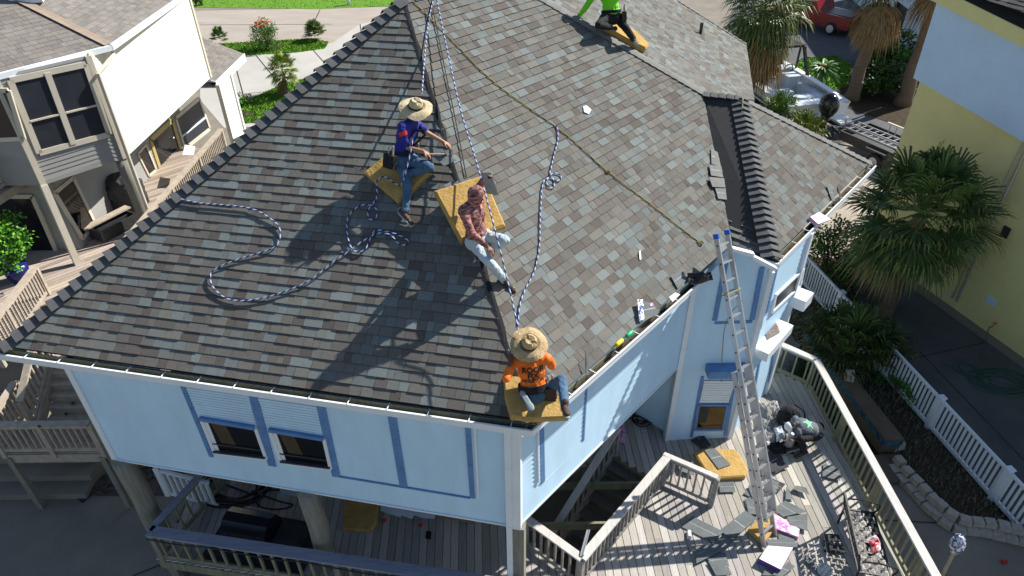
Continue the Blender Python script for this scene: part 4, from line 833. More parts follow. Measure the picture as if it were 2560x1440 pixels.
def shrub(label, c, rx, ry, rz, n, leaf, seed, name='shrub', cat='shrub', m='leaf2', stems=8, tone=(1, 1, 1), flower=None, hole=.35, group=None):
    rr = random.Random(seed); c = V3(c); t = thing(name, (c.x, c.y, c.z), label, cat, group); mb = MB()
    for k in range(stems):
        a = rr.uniform(0, 360); e = c + unit(a) * rx * rr.uniform(.3, .8) + V3((0, 0, rz * rr.uniform(.9, 1.7))); mb.tube([c, lerp(c, e, .5) + V3((0, 0, .1)), e], [.025, .017, .008], 5)
    mb.build('stems', 'bark', t); mb = MB(); cl = [(V3((rr.gauss(0, .45) * rx, rr.gauss(0, .45) * ry, rz + rr.gauss(0, .4) * rz)), rr.uniform(.25, .5), rr.uniform(.7, 1.35)) for _ in range(max(8, n // 90))]
    for k in range(n):
        cc, rad, tn = rr.choice(cl); v = V3((rr.gauss(0, 1), rr.gauss(0, 1), rr.gauss(0, 1))).normalized() * rad * rr.random() ** .4
        p = c + cc + V3((v.x * rx, v.y * ry, v.z * rz)); p.z = max(p.z, c.z + .03)
        a = V3((rr.gauss(0, 1), rr.gauss(0, 1), rr.gauss(0, .6))).normalized() * leaf * rr.uniform(.6, 1.3); b = a.orthogonal().normalized() * leaf * .4; b.rotate(Matrix.Rotation(rr.random() * 3, 3, a.normalized()))
        tt = tn * rr.uniform(.7, 1.35); tt = (tone[0] * tt, tone[1] * tt, tone[2] * tt); mb.face([p, p + a * .5 + b, p + a, p + a * .5 - b], tt)
    mb.build('foliage', m, t, tint=True)
    if flower:
        mb = MB()
        for k in range(flower):
            cc, rad, tn = rr.choice(cl[:6]); p = c + cc + V3((rr.uniform(-.3, .3) * rx, rr.uniform(-.3, .3) * ry, rz * rr.uniform(.5, .9))); mb.ell(p, V3((.07, 0, 0)), V3((0, .07, 0)), V3((0, 0, .05)), 6, 4)
        mb.build('blossom', 'flower', t)
    return t
pc = at(2300, 540, 1.85); pb = at(2208, 785, GZ)
palm('big shaggy fan palm standing in front of the yellow wall', pb, pc, .2, .17, 48, 1.02, 1.22, 11, deadn=6, nseg=30, elmin=-62, elmax=85, wseg=.032, skirt=.3, droop=.75)
palm('low dark trunkless palm clump between the bay and the white fence', at(2110, 900, GZ), at(2110, 880, GZ + .45), .1, .1, 30, .75, .95, 12, name='dwarf_palm', nseg=24, elmin=5, elmax=80, trunk=False, wseg=.024, tone=(.6, .62, .62))
palm('second low palm clump at the foot of the tall fan palm', at(2195, 900, GZ), at(2190, 890, GZ + .3), .1, .1, 18, .5, .8, 13, name='dwarf_palm', nseg=22, elmin=5, elmax=80, trunk=False, wseg=.022, tone=(.55, .6, .6))
skz = 3.7; sk = at(1912, 22, skz)
palm('bushy palm with a thick skirt of dead brown fronds behind the roof', (sk.x, sk.y, GZ), sk, .25, .22, 44, .95, 1.3, 14, deadn=70, nseg=22, elmin=-60, elmax=80, wseg=.035, skirt=1.5, droop=1.0, tone=(1.15, 1.1, 1))
t2b, t2t = at(2128, 248, GZ), None; z2 = above(2166, 20, t2b) 
palm('tall palm trunk with a hanging brown skirt at the top edge, nearer the boat', t2b, V3((t2b.x + .1, t2b.y, z2 + .8)), .3, .24, 10, .8, 1.1, 15, deadn=46, nseg=18, elmin=-20, wseg=.04, skirt=.7, droop=1.2)
t3b = at(2255, 262, GZ); z3 = above(2330, -60, t3b)
palm('tall bare palm trunk right beside the pale blue wall', t3b, V3((t3b.x - .1, t3b.y - .2, z3)), .34, .24, 10, .9, 1.2, 16, deadn=6, nseg=16, wseg=.04)
for i, (x, y, pt, bl_, n_, lb) in enumerate(((1938, 330, .55, .95, 22, 'bright green saw palm poking up beyond the roof edge below the boat'), (2000, 372, .5, .85, 16, 'smaller saw palm with yellowed fronds beside the trailer drawbar'), (790, 100, .35, .6, 26, 'round dwarf fan palm at the end of the planting strip between the driveways'), (553, 112, .3, .45, 14, 'small dwarf palm in the planting strip near the brown wing roof'))):
    b_ = at(x, y, GZ); palm(lb, b_, b_ + V3((0, 0, .5 if i < 2 else .35)), .08, .08, n_, pt, bl_, 20 + i, name='dwarf_palm', nseg=20, elmin=0, elmax=85, trunk=False, wseg=.028, tone=((1.3, 1.4, 1) if i == 0 else (1.5, 1.2, .8) if i == 1 else (1, 1.1, 1)))
b_ = at(718, 235, GZ); palm('young fan palm with a short trunk in the lawn corner beside the roof edge', b_, b_ + V3((0, 0, 1.15)), .09, .08, 22, .45, .65, 31, deadn=6, nseg=20, elmin=-40, wseg=.028, tone=(1.7, 1.5, .8), skirt=.3)
# sago-like round plant
b_ = at(2045, 218, GZ); sg = thing('sago_palm', tuple(b_), 'round spiky cycad with a tan centre beside the boat', 'palm'); top_ = b_ + V3((0, 0, 1.0)); rr = random.Random(5)
mb = MB(); mb.tube([b_, b_ + V3((0, 0, .5)), top_], [.22, .2, .17], 12); mb.build('trunk', 'bark', sg, smooth=True); mb = MB()
for i in range(70):
    az = i * 137.5; el = math.radians(rr.uniform(-25, 45)); L = rr.uniform(.7, 1.0); d = unit(az) * math.cos(el) + V3((0, 0, math.sin(el))); s_ = unit(az + 90); p = [top_ + d * L * t + V3((0, 0, -.45 * (L * t) ** 2)) for t in (0, .25, .5, .75, 1)]; t = rr.uniform(.7, 1.5)
    for k in range(4):
        w1, w2 = .075 * (1 - .15 * k), .075 * (.85 - .15 * k)
        for q in (-1, 1): mb.face([p[k], p[k + 1], p[k + 1] + s_ * q * w2 + V3((0, 0, .03)), p[k] + s_ * q * w1 + V3((0, 0, .03))], (t * 1.2, t * 1.5, t * 1.6))
mb.build('crown', 'leaf', sg, tint=True); mb = MB(); mb.ell(top_ + V3((0, 0, .08)), V3((.19, 0, 0)), V3((0, .19, 0)), V3((0, 0, .13)), 14, 7); mb.build('cone', 'dead', sg, smooth=True)
shrub('big dark leafy shrub in front of the white garage doorway', at(2215, 170, GZ), 1.3, 1.3, .95, 3200, .16, 41)
shrub('dark shrub mass between the two bare palm trunks', at(2180, 240, GZ), 1.6, 1.2, .7, 2600, .16, 42, tone=(.6, .65, .6))
shrub('loose dark green shrub growing beside the bay against the white fence', at(2065, 690, GZ), .8, 1.3, 1.1, 3000, .09, 43, tone=(.75, .85, .7))
shrub('straggly shrub under the drooping fan palm fronds', at(2130, 705, GZ), .9, .8, .7, 1200, .08, 44, tone=(.7, .8, .7))
shrub('small leafy weed beside the blue tiled pool edge', at(2235, 985, GZ), .4, .45, .28, 500, .07, 45, tone=(1, 1.3, .8))
shrub('bushy shrub with orange flower tips in the planting strip', at(668, 124, GZ), .95, .85, .85, 2600, .09, 46, tone=(1.3, 1.45, 1), flower=26)
shrub('small bright shrub in the lawn corner beside the cream wing', at(622, 262, GZ), .5, .45, .3, 700, .07, 47, tone=(1.4, 1.6, 1))
shrub('dark brown bush at the top edge of the lawn beside the cream wall', at(490, 14, GZ), .7, .7, .5, 700, .1, 48, tone=(.9, .5, .5))
sb = shrub('bright green bushy plant growing in a blue pot on the neighbour deck', at(35, 665, ZD + .4), .62, .62, .6, 2600, .085, 49, name='potted_plant', cat='plant', tone=(1.6, 1.9, .9)); pp = V3(sb['_o'])
mb = MB(); mb.tube([pp - V3((0, 0, .4)), pp - V3((0, 0, .2)), pp + V3((0, 0, .02))], [.2, .26, .28], 18); mb.build('pot', mat('blue_glaze', (.01, .015, .12), .2, var=.1), sb, smooth=True)
for i, (x, y, r_) in enumerate(((690, 118, .55), (615, 285, .4))):
    p = at(x, y, GZ + .02); mb = MB(); mb.tube([p, p + V3((0, 0, .03))], [r_, r_ * .8], 18); one(mb, 'mulch_ring', 'soil', ('ring of brown mulch under the orange flowered shrub', 'bare mulch patch below the small bright shrub')[i], 'mulch')
b_ = at(872, 12, GZ); mb = MB(); mb.tube([b_, b_ + V3((0, 0, .9))], .13, 12); mb.ell(b_ + V3((0, 0, .9)), V3((.13, 0, 0)), V3((0, .13, 0)), V3((0, 0, .1))); mb.box((b_.x, b_.y, b_.z + .6), (.45, .12, .12)); one(mb, 'hydrant', 'white2', 'white hydrant standing at the lawn edge near the roof peak', 'hydrant', smooth=True)

# ================================================================ BOAT, TRAILER, PICKUP
def frame(o, ang): X, Y = unit(ang), unit(ang + 90); return lambda x, y, z: o + X * x + Y * y + V3((0, 0, z))
st_, bw_ = at(2040, 300, GZ + .55), at(1880, 195, GZ + .55); ba_ = math.degrees(math.atan2(bw_.y - st_.y, bw_.x - st_.x)); st_.z = GZ
bt = thing('motor_boat', tuple(st_), 'white motor boat with blue grey seats, black arch and black outboard on the driveway', 'boat'); F_ = frame(st_, ba_); LB = 6.2
def sec(x, wv, zg, zc): return [(x, wv, zg), (x, wv * .93, zc + .22), (x, wv * .55, zc + .05), (x, 0, zc - .12), (x, -wv * .55, zc + .05), (x, -wv * .93, zc + .22), (x, -wv, zg)]
S = [(0, 1.12, .95, .35), (1.2, 1.18, .98, .33), (2.6, 1.18, 1.02, .33), (3.9, 1.08, 1.08, .36), (5.0, .8, 1.16, .45), (5.8, .38, 1.22, .6), (6.2, .03, 1.25, .8)]; mb = MB()
R_ = [[F_(*p) for p in sec(*s)] for s in S]
for a, b in zip(R_, R_[1:]):
    for k in range(6): mb.face([a[k], a[k + 1], b[k + 1], b[k]])
mb.face(R_[0][::-1]); mb.build('hull', 'hull', bt)
mb = MB()
for (x, w1, zg, _), (x2, w2, zg2, _) in zip(S, S[1:]):
    for q in (-1, 1):
        i1, i2 = max(.0, w1 - .24), max(0, w2 - .24); mb.prism([F_(x, q * (w1 + .02), zg), F_(x2, q * (w2 + .02), zg2), F_(x2, q * i2, zg2 + .03), F_(x, q * i1, zg + .03)], (0, 0, .05))
mb.prism([F_(0, -1.1, .95), F_(.45, -1.1, .95), F_(.45, 1.1, .95), F_(0, 1.1, .95)], (0, 0, .08)); mb.prism([F_(3.9, -.9, 1.06), F_(5.4, -.5, 1.16), F_(6.0, 0, 1.2), F_(5.4, .5, 1.16), F_(3.9, .9, 1.06)], (0, 0, .06)); mb.build('deck_rim', 'hull', bt)
mb = MB(); mb.prism([F_(.4, -.95, .52), F_(3.95, -.85, .52), F_(3.95, .85, .52), F_(.4, .95, .52)], (0, 0, .04)); mb.build('cockpit_floor', 'vinyl', bt)
mb = MB()
for (x, y, z, a, b, c) in ((.85, 0, .78, .7, 1.3, .34), (1.35, .55, .8, .35, .6, .5), (1.7, -.75, .72, 1.5, .3, .35), (1.9, .75, .72, 1.5, .3, .35), (2.6, -.45, .85, .5, .5, .6), (2.7, .45, .85, .5, .5, .6)): mb.obox(F_(x, y, z), unit(ba_) * a / 2, unit(ba_ + 90) * b / 2, V3((0, 0, c / 2)))
mb.build('seats', mat('boat_cushion', (.5, .56, .62), .5, var=.15, scale=5), bt)
mb = MB(); mb.obox(F_(3.3, -.5, .85), unit(ba_) * .25, unit(ba_ + 90) * .35, V3((0, 0, .35))); mb.build('console', 'vinyl', bt)
mb = MB(); P = [F_(2.9, -.5 + .17 * math.cos(a), 1.25 + .17 * math.sin(a)) for a in [k * math.pi / 8 for k in range(17)]]; mb.tube(P, .02, 6); mb.build('steering_wheel', 'black', bt)
mb = MB()
for q in (-1, 1):
    mb.bar(F_(2.5, q * 1.08, 1.0), F_(3.0, q * 1.0, 2.0), .09, .09); mb.bar(F_(3.3, q * 1.05, 1.0), F_(3.2, q * 1.0, 2.0), .07, .07); mb.bar(F_(2.9, q * 1.0, 2.0), F_(3.5, q * 1.0, 2.0), .07, .07)
mb.bar(F_(3.05, -1, 2.03), F_(3.05, 1, 2.03), .08, .08); mb.bar(F_(3.4, -1, 2.03), F_(3.4, 1, 2.03), .08, .08); mb.build('wake_tower', 'black', bt)
mb = MB(); mb.prism([F_(2.9, -1, 2.08), F_(4.3, -1, 2.0), F_(4.3, 1, 2.0), F_(2.9, 1, 2.08)], (0, 0, .03)); mb.build('canopy', 'blackc', bt)
mb = MB(); mb.prism([F_(3.7, -.85, 1.05), F_(3.7, .85, 1.05), F_(4.0, .75, 1.4), F_(4.0, -.75, 1.4)], (.02, 0, 0)); mb.build('windscreen', 'glass', bt)
mb = MB()
for (x, w1, zg, zc), (x2, w2, zg2, zc2) in zip(S[1:5], S[2:6]):
    mb.prism([F_(x, w1 + .012, zg - .25), F_(x2, w2 + .012, zg2 - .25), F_(x2, w2 * .985 + .012, zg2 - .32), F_(x, w1 * .985 + .012, zg - .32)], unit(ba_ + 90) * .008)
mb.build('side_stripe', 'steel', bt)
mb = MB(); mb.ell(F_(-.45, 0, 1.15), unit(ba_) * .38, unit(ba_ + 90) * .27, V3((0, 0, .42)), 18, 12); mb.cap(F_(-.42, 0, .9), F_(-.38, 0, .25), .16, .1); mb.cap(F_(-.45, 0, .1), F_(-.2, 0, .05), .09, .06); mb.obox(F_(-.38, 0, .02), unit(ba_) * .15, unit(ba_ + 90) * .02, V3((0, 0, .15))); mb.build('outboard_motor', mat('motor_black', (.012, .012, .016), .15, var=.1, spec=.6), bt, smooth=True)
mb = MB()
for q in (-1, 1): mb.prism([F_(0, q * .45, .45), F_(-.6, q * .5, .45), F_(-.6, q * 1.0, .45), F_(0, q * 1.1, .45)], (0, 0, .07))
mb.build('swim_platform', 'hull', bt)
def wheel(c, ax, r_, w_, parent, rim='alu'):
    mb = MB(); ax = V3(ax).normalized(); c = V3(c); mb.tube([c - ax * w_ / 2, c - ax * w_ * .35, c + ax * w_ * .35, c + ax * w_ / 2], [r_ * .88, r_, r_, r_ * .88], 22); wh = mb.build('wheel', 'black', parent, smooth=False)
    mb = MB(); mb.tube([c - ax * (w_ / 2 + .015), c + ax * (w_ / 2 + .015)], r_ * .6, 18); mb.build('rim', rim, wh)
    mb = MB()
    for k in range(6): a = k * math.pi / 3; e = ax.orthogonal().normalized(); e.rotate(Matrix.Rotation(a, 3, ax)); mb.ell(c + e * r_ * .38, ax * (w_ / 2 + .02), e * r_ * .1, ax.cross(e) * r_ * .09, 6, 4)
    mb.build('rim_holes', 'black', wh)
for x in (1.6, 2.4): wheel(F_(x, 1.0, .3), unit(ba_ + 90), .3, .2, bt); wheel(F_(x, -1.0, .3), unit(ba_ + 90), .3, .2, bt)
mb = MB()
for q in (-.7, .7): mb.bar(F_(-.3, q, .28), F_(5.6, q * .3, .32), .1, .12)
mb.build('trailer_frame', 'steel', bt)
bt.scale = (1.3, 1.3, 1.25)
# utility trailer with ladders
ta, tb = at(2086, 318, GZ + .5), at(2240, 385, GZ + .5); ra_ = math.degrees(math.atan2(tb.y - ta.y, tb.x - ta.x)); ta.z = GZ
tr = thing('utility_trailer', tuple(ta), 'dark utility trailer carrying aluminium ladders, nose toward the boat', 'trailer'); T_ = frame(ta, ra_)
mb = MB(); mb.bar(T_(-.1, 0, .5), T_(1.0, .55, .5), .08, .1); mb.bar(T_(-.1, 0, .5), T_(1.0, -.55, .5), .08, .1); mb.bar(T_(0, 0, .5), T_(0, 0, .02), .06, .06); mb.build('drawbar', 'steel', tr)
mb = MB(); mb.obox(T_(2.6, 0, .55), unit(ra_) * 1.6, unit(ra_ + 90) * .85, V3((0, 0, .05)))
for q in (-1, 1): mb.obox(T_(2.6, q * .85, .72), unit(ra_) * 1.6, unit(ra_ + 90) * .03, V3((0, 0, .17)))
mb.obox(T_(1.0, 0, .72), unit(ra_) * .03, unit(ra_ + 90) * .85, V3((0, 0, .17))); mb.build('trailer_bed', 'steel', tr)
mb = MB(); mb.bar(T_(.3, -.3, .6), T_(.9, .5, 1.2), .05, .05); mb.bar(T_(.4, .1, .5), T_(.4, .1, 1.0), .05, .05); mb.build('jack', 'alu', tr)
mb = MB(); mb.obox(T_(2.9, -.98, .75), unit(ra_) * .45, unit(ra_ + 90) * .1, V3((0, 0, .03))); mb.build('mudguard', 'steel', tr)
wheel(T_(2.95, -1.0, .33), unit(ra_ + 90), .33, .2, tr); wheel(T_(2.95, 1.0, .33), unit(ra_ + 90), .33, .2, tr)
def flat_ladder(o0, X, Y, L, wd, lab, n=12, up=V3((0, 0, 1)), m='alu', name='ladder', group=None, pth=.03, ph=.08):
    t = thing(name, tuple(o0), lab, 'ladder', group)
    for q in (-1, 1): mb = MB(); mb.bar(o0 + Y * q * wd / 2, o0 + X * L + Y * q * wd / 2, pth, ph, up=up); mb.build('side_rail', m, t)
    for k in range(int(L / .305)): mb = MB(); p = o0 + X * (.15 + .305 * k); mb.bar(p - Y * wd / 2, p + Y * wd / 2, .035, .035, up=up); mb.build('rung', m, t)
    return t
flat_ladder(T_(.9, .0, 1.0), unit(ra_), unit(ra_ + 90), 3.6, .4, 'grey aluminium ladder lying flat on top of the dark trailer')
flat_ladder(T_(1.0, -.45, .96), unit(ra_), unit(ra_ + 90), 2.6, .36, 'shorter aluminium ladder lying on the near side of the trailer')
flat_ladder(T_(1.8, .8, 1.0), unit(ra_), V3((0, 0, 1)), 3.0, .42, 'pale ladder standing on edge along the far side of the trailer', up=unit(ra_ + 90), m='creamt')
# red pickup
pa = at(2112, 74, GZ); pd_ = dG * -1; pang = math.degrees(math.atan2(pd_.y, pd_.x)) 
pang = 128; tk = thing('pickup_truck', tuple(pa), 'red pickup truck parked in the shade behind the palms at the top edge', 'truck'); K_ = frame(pa, pang); X_, Y_ = unit(pang), unit(pang + 90)
prof = [(-1.1, .45), (4.6, .45), (4.6, .95), (3.5, 1.15), (2.9, 1.75), (1.3, 1.8), (1.0, 1.2), (-1.1, 1.15)]
mb = MB(); mb.prism([K_(x, 0, z) for x, z in prof], Y_ * 1.85); mb.build('body', 'redpaint', tk)
mb = MB(); mb.prism([K_(x, -.01, z) for x, z in ((1.45, 1.2), (3.1, 1.2), (2.75, 1.66), (1.5, 1.7))], Y_ * -.012); mb.prism([K_(x, 1.86, z) for x, z in ((1.45, 1.2), (3.1, 1.2), (2.75, 1.66), (1.5, 1.7))], Y_ * .012); mb.build('side_window', 'glass', tk)
mb = MB(); mb.obox(K_(-.05, .92, 1.17), X_ * .95, Y_ * .75, V3((0, 0, .03))); mb.build('cargo_bed', 'black', tk)
mb = MB(); mb.obox(K_(2.9, -.14, 1.25), X_ * .08, Y_ * .1, V3((0, 0, .12))); mb.build('side_mirror', 'black', tk)
for x in (0, 3.6): wheel(K_(x, .06, .38), Y_, .38, .26, tk); wheel(K_(x, 1.79, .38), Y_, .38, .26, tk)
for y in (.15, 1.7): mb = MB(); mb.obox(K_(-1.11, y, .9), X_ * .02, Y_ * .1, V3((0, 0, .15))); mb.build('tail_light', 'red', tk)

# ================================================================ PEOPLE
DG = None
def solid(mb, name, m, parent, vox=.012, sm=6, wr=0., ws=9., seed=0, zs=1.):
    me = bpy.data.meshes.new('t'); me.from_pydata(mb.v, [], mb.f); o = bpy.data.objects.new('t', me); sc.collection.objects.link(o)
    r = o.modifiers.new('r', 'REMESH'); r.mode = 'VOXEL'; r.voxel_size = vox; r.use_smooth_shade = True
    s_ = o.modifiers.new('s', 'SMOOTH'); s_.iterations = sm; s_.factor = .5
    bpy.context.view_layer.update(); dg = bpy.context.evaluated_depsgraph_get(); me2 = bpy.data.meshes.new_from_object(o.evaluated_get(dg)); bpy.data.objects.remove(o)
    if wr:
        me2.update()
        for v in me2.vertices:
            q = V3((v.co.x * ws, v.co.y * ws, v.co.z * ws * zs)) + V3((seed, 0, 0)); k = noise.noise(q) + .5 * noise.noise(q * 2.3); v.co += v.normal * (wr * (1 - abs(k) * 2.2))
    org = V3(parent['_o'])
    for v in me2.vertices: v.co -= org
    me2.name = name; me2.materials.clear(); me2.materials.append(M[m] if isinstance(m, str) else m)
    ob = bpy.data.objects.new(name, me2); sc.collection.objects.link(ob); ob.parent = parent; ob['_o'] = tuple(org); return ob
def hand(mb, wrist, d, palmn, L=.085, curl=.5):
    d = V3(d).normalized(); n = V3(palmn); n = (n - d * n.dot(d)).normalized(); s_ = d.cross(n)
    mb.ell(wrist + d * L * .55, d * L * .62, s_ * .042, n * .018, 12, 8)
    for i, (off, ln) in enumerate(((-.033, .075), (-.011, .085), (.011, .08), (.031, .062))):
        b = wrist + d * L + s_ * off; d2 = (d * math.cos(curl) + n * math.sin(curl)).normalized(); d3 = (d * math.cos(curl * 2.1) + n * math.sin(curl * 2.1)).normalized()
        k1 = b + d2 * ln * .5; mb.cap(b - d * .02, k1, .0105, .0095, 8); mb.cap(k1, k1 + d3 * ln * .5, .0095, .0085, 8)
    b = wrist + d * L * .35 + s_ * -.038; k1 = b + (d * .6 - s_ * .6 + n * .35).normalized() * .04; mb.cap(b, k1, .0125, .011, 8); mb.cap(k1, k1 + (d + n * .4).normalized() * .032, .011, .009, 8)
def person(label, J, shirt, pants, skin='skin', shoe='shoe', sleeve=1., face=None, seed=1, hatr=None, hood=False, capm=None, loose=1., tilt=None, hatn=None, hatm='straw'):
    P = {k: V3(v) for k, v in J.items()}; t = thing('person', tuple(P['pelvis'] - V3((0, 0, .15))), label, 'person', None)
    fc = V3(face).normalized(); hd = P['head']; upv = (hd - P['neck']).normalized(); fc = (fc - upv * fc.dot(upv)).normalized(); sdv_ = fc.cross(upv)
    lat = (P['shR'] - P['shL']).normalized(); tor = (P['neck'] - P['pelvis']).normalized(); fr = lat.cross(tor).normalized()
    if fr.dot(fc) < 0: fr = -fr
    def torso(mb, g=0.):
        ch = lerp(P['pelvis'], P['neck'], .68); wa = lerp(P['pelvis'], P['neck'], .3)
        mb.ell(ch, lat * (.17 + g), fr * (.115 + g), tor * .19); mb.ell(wa, lat * (.145 + g), fr * (.11 + g), tor * .19)
        mb.cap(P['shL'] + lat * .03, P['shR'] - lat * .03, .062 + g, .062 + g); mb.ell(lerp(P['pelvis'], P['neck'], .85), lat * .13, fr * (.085 + g), tor * .09)
    def pelv(mb, g=0.): mb.ell(P['pelvis'], lat * (.165 + g), fr * (.12 + g), tor * (.12 + g)); mb.cap(P['hipL'], P['hipR'], .1 + g, .1 + g)
    body = MB(); torso(body); pelv(body)
    body.ell(hd, sdv_ * .074, fc * .094, upv * .112, 18, 12); body.ell(hd + fc * .03 - upv * .06, sdv_ * .055, fc * .06, upv * .055)
    body.cap(hd + fc * .088 + upv * .012, hd + fc * .108 - upv * .018, .011, .015, 8)
    for q in (-1, 1): body.ell(hd + sdv_ * q * .076, sdv_ * .012, fc * .022, upv * .032, 8, 6); body.ell(hd + fc * .082 + sdv_ * q * .03 + upv * .03, sdv_ * .022, fc * .012, upv * .008, 8, 5)
    body.ell(hd + fc * .092 - upv * .048, sdv_ * .024, fc * .01, upv * .009, 8, 5)
    body.cap(P['neck'], hd - upv * .05, .056, .052)
    for s_ in 'LR':
        body.cap(P['sh' + s_], P['el' + s_], .047, .038); body.cap(P['el' + s_], P['wr' + s_], .038, .027)
        hd_ = P.get('hd' + s_, P['wr' + s_] * 2 - P['el' + s_]) ; dv = (hd_ - P['wr' + s_]).normalized(); pn = P.get('pn' + s_, V3((0, 0, -1)))
        hand(body, P['wr' + s_], dv, pn, curl=J.get('curl', .5) if not isinstance(J.get('curl'), V3) else .5)
        body.cap(P['hip' + s_], P['kn' + s_], .08, .055); body.cap(P['kn' + s_], P['an' + s_], .053, .037)
    b = solid(body, 'body', skin, t, .0075, 3)
    # eyes and mouth
    e = MB()
    for q in (-1, 1): e.ell(hd + fc * .09 + sdv_ * q * .03 + upv * .012, sdv_ * .012, fc * .005, upv * .006, 8, 5)
    e.ell(hd + fc * .1 - upv * .05, sdv_ * .02, fc * .004, upv * .004, 8, 5); e.build('eyes_and_mouth', 'ink', t)
    sh = MB(); torso(sh, .014 * loose); g = .016 * loose
    sh.ell(P['pelvis'] + tor * .1, lat * (.158 + g), fr * (.12 + g), tor * .1); sh.cap(P['neck'] - tor * .03, P['neck'] + tor * .015, .075, .062)
    for s_ in 'LR':
        sh.cap(P['sh' + s_], lerp(P['sh' + s_], P['el' + s_], min(1, sleeve)), .06 * loose, .053 * loose)
        if sleeve > 1: sh.cap(P['el' + s_], lerp(P['el' + s_], P['wr' + s_], min(1, sleeve - 1)), .051 * loose, .036)
    if hood: sh.ell(hd - fc * .012 + upv * .01, sdv_ * .1, fc * .108, upv * .13, 16, 10); sh.cap(P['neck'], hd, .085, .085); sh.ell(hd + fc * .03 - upv * .06, sdv_ * .07, fc * .075, upv * .06)
    shm = solid(sh, 'shirt', shirt, t, .011, 4, .0075, 11, seed, .6)
    pt = MB(); pelv(pt, .012)
    for s_ in 'LR': pt.cap(P['hip' + s_], P['kn' + s_], .092, .068); pt.cap(P['kn' + s_], lerp(P['kn' + s_], P['an' + s_], .93), .068, .056)
    solid(pt, 'trousers', pants, t, .011, 4, .008, 12, seed + 5, .7)
    for s_ in 'LR':
        an, to = P['an' + s_], P['to' + s_]; d = (to - an).normalized(); shn = (P['kn' + s_] - an).normalized(); u_ = (shn - d * shn.dot(d)).normalized(); sd_ = d.cross(u_); h0 = an - d * .055 - u_ * .045; h1_ = an + d * .17 - u_ * .055
        m_ = MB(); m_.cap(h0 + u_ * .012, h1_, .042, .036, 12); m_.cap(an - u_ * .03, an + u_ * .03, .045, .042); m_.ell(h1_ + d * .005, d * .055, sd_ * .046, u_ * .032); so_ = solid(m_, 'shoe', shoe, t, .009, 3, .002, 30)
        m_ = MB(); m_.ell(h0 - u_ * .032 + d * .01, d * .05, sd_ * .04, u_ * .014); m_.ell(h1_ - u_ * .034, d * .075, sd_ * .047, u_ * .014); m_.obox(lerp(h0, h1_, .45) - u_ * .034, d * .1, sd_ * .034, u_ * .011); q = solid(m_, 'sole', 'sole', so_, .008, 2)
    if hatr:
        n_ = V3(hatn).normalized() if hatn else upv; ax = n_.orthogonal().normalized(); ay = n_.cross(ax); c = hd + upv * .06; rr = random.Random(seed); m_ = MB(); rings = []
        for r_, z_ in ((hatr, -.03), (hatr * .8, .0), (hatr * .6, .012), (.105, .0), (.1, .05), (.088, .1), (.06, .125), (.02, .112)):
            ring = []
            for j in range(36):
                a = j * math.pi / 18; wob = (.022 * math.sin(2 * a + seed) + .012 * math.sin(5 * a + seed) + rr.uniform(-.004, .004)) * max(0, (r_ - .11) / hatr) * 1.6; rj = r_ * (1 + (.035 * rr.random() if r_ == hatr else 0))
                dent = -.02 * (abs(math.cos(a)) < .35) * (z_ > .09); ring.append(c + ax * rj * math.cos(a) + ay * rj * math.sin(a) + n_ * (z_ + wob + dent))
            rings.append(ring)
        for a_, b_ in zip(rings, rings[1:]):
            for j in range(36): m_.face([a_[j], a_[(j + 1) % 36], b_[(j + 1) % 36], b_[j]])
        m_.face(rings[-1]); h_ = m_.build('straw_hat', hatm, t); sol = h_.modifiers.new('s', 'SOLIDIFY'); sol.thickness = .008
        m_ = MB(); m_.tube([c + n_ * .006, c + n_ * .034], .107, 24, cap=False); m_.build('hat_band', 'blackc', h_)
    if capm:
        m_ = MB(); m_.ell(hd + upv * .035 - fc * .005, sdv_ * .085, fc * .102, upv * .088, 18, 10); m_.ell(hd + fc * .13 + upv * .03, sdv_ * .065, fc * .07, upv * .008); solid(m_, 'cap', capm, t, .007, 2)
        m_ = MB(); m_.ell(hd - fc * .03 - upv * .01, sdv_ * .08, fc * .08, upv * .085); solid(m_, 'hair', 'blackc', t, .01, 2)
    t['_f'] = 1; P['fr'], P['lat'], P['tor'], P['t'], P['shm'] = fr, lat, tor, t, shm
    return P
def belt(P, m='blackc', pouch=None, w=.045):
    t, lat, fr, tor = P['t'], P['lat'], P['fr'], P['tor']; c = P['pelvis'] + tor * .1; mb = MB(); pts = [c + lat * .187 * math.cos(a) + fr * .145 * math.sin(a) for a in [k * math.pi / 12 for k in range(25)]]
    for a, b in zip(pts, pts[1:]): mb.bar(a, b + (b - a) * .1, .014, w, up=tor)
    mb.build('belt', m, t)
    for (sx, m_) in (pouch or []):
        b = c + lat * sx * .2 - tor * .02; o_ = lat * (1 if sx > 0 else -1); q = MB(); dn = V3((0, 0, -1)) * .5 - tor * .5; dn.normalize()
        for k in (-.05, .05): q.prism([b + fr * (k - .05), b + fr * (k + .05), b + fr * (k + .055) + o_ * .08, b + fr * (k - .055) + o_ * .08], dn * .2); q.bar(b + fr * k + o_ * .08, b + fr * k + o_ * .085 + dn * .15, .09, .015, up=o_)
        pz = q.build('tool_pouch', m_, t); q = MB(); q.cap(b + fr * .06 + o_ * .05, b + fr * .06 + o_ * .05 - dn * .13, .014, .014); q.cap(b - fr * .04 + o_ * .04, b - fr * .04 + o_ * .04 - dn * .09, .01, .012); q.build('tool_handle', 'tanwood', pz)
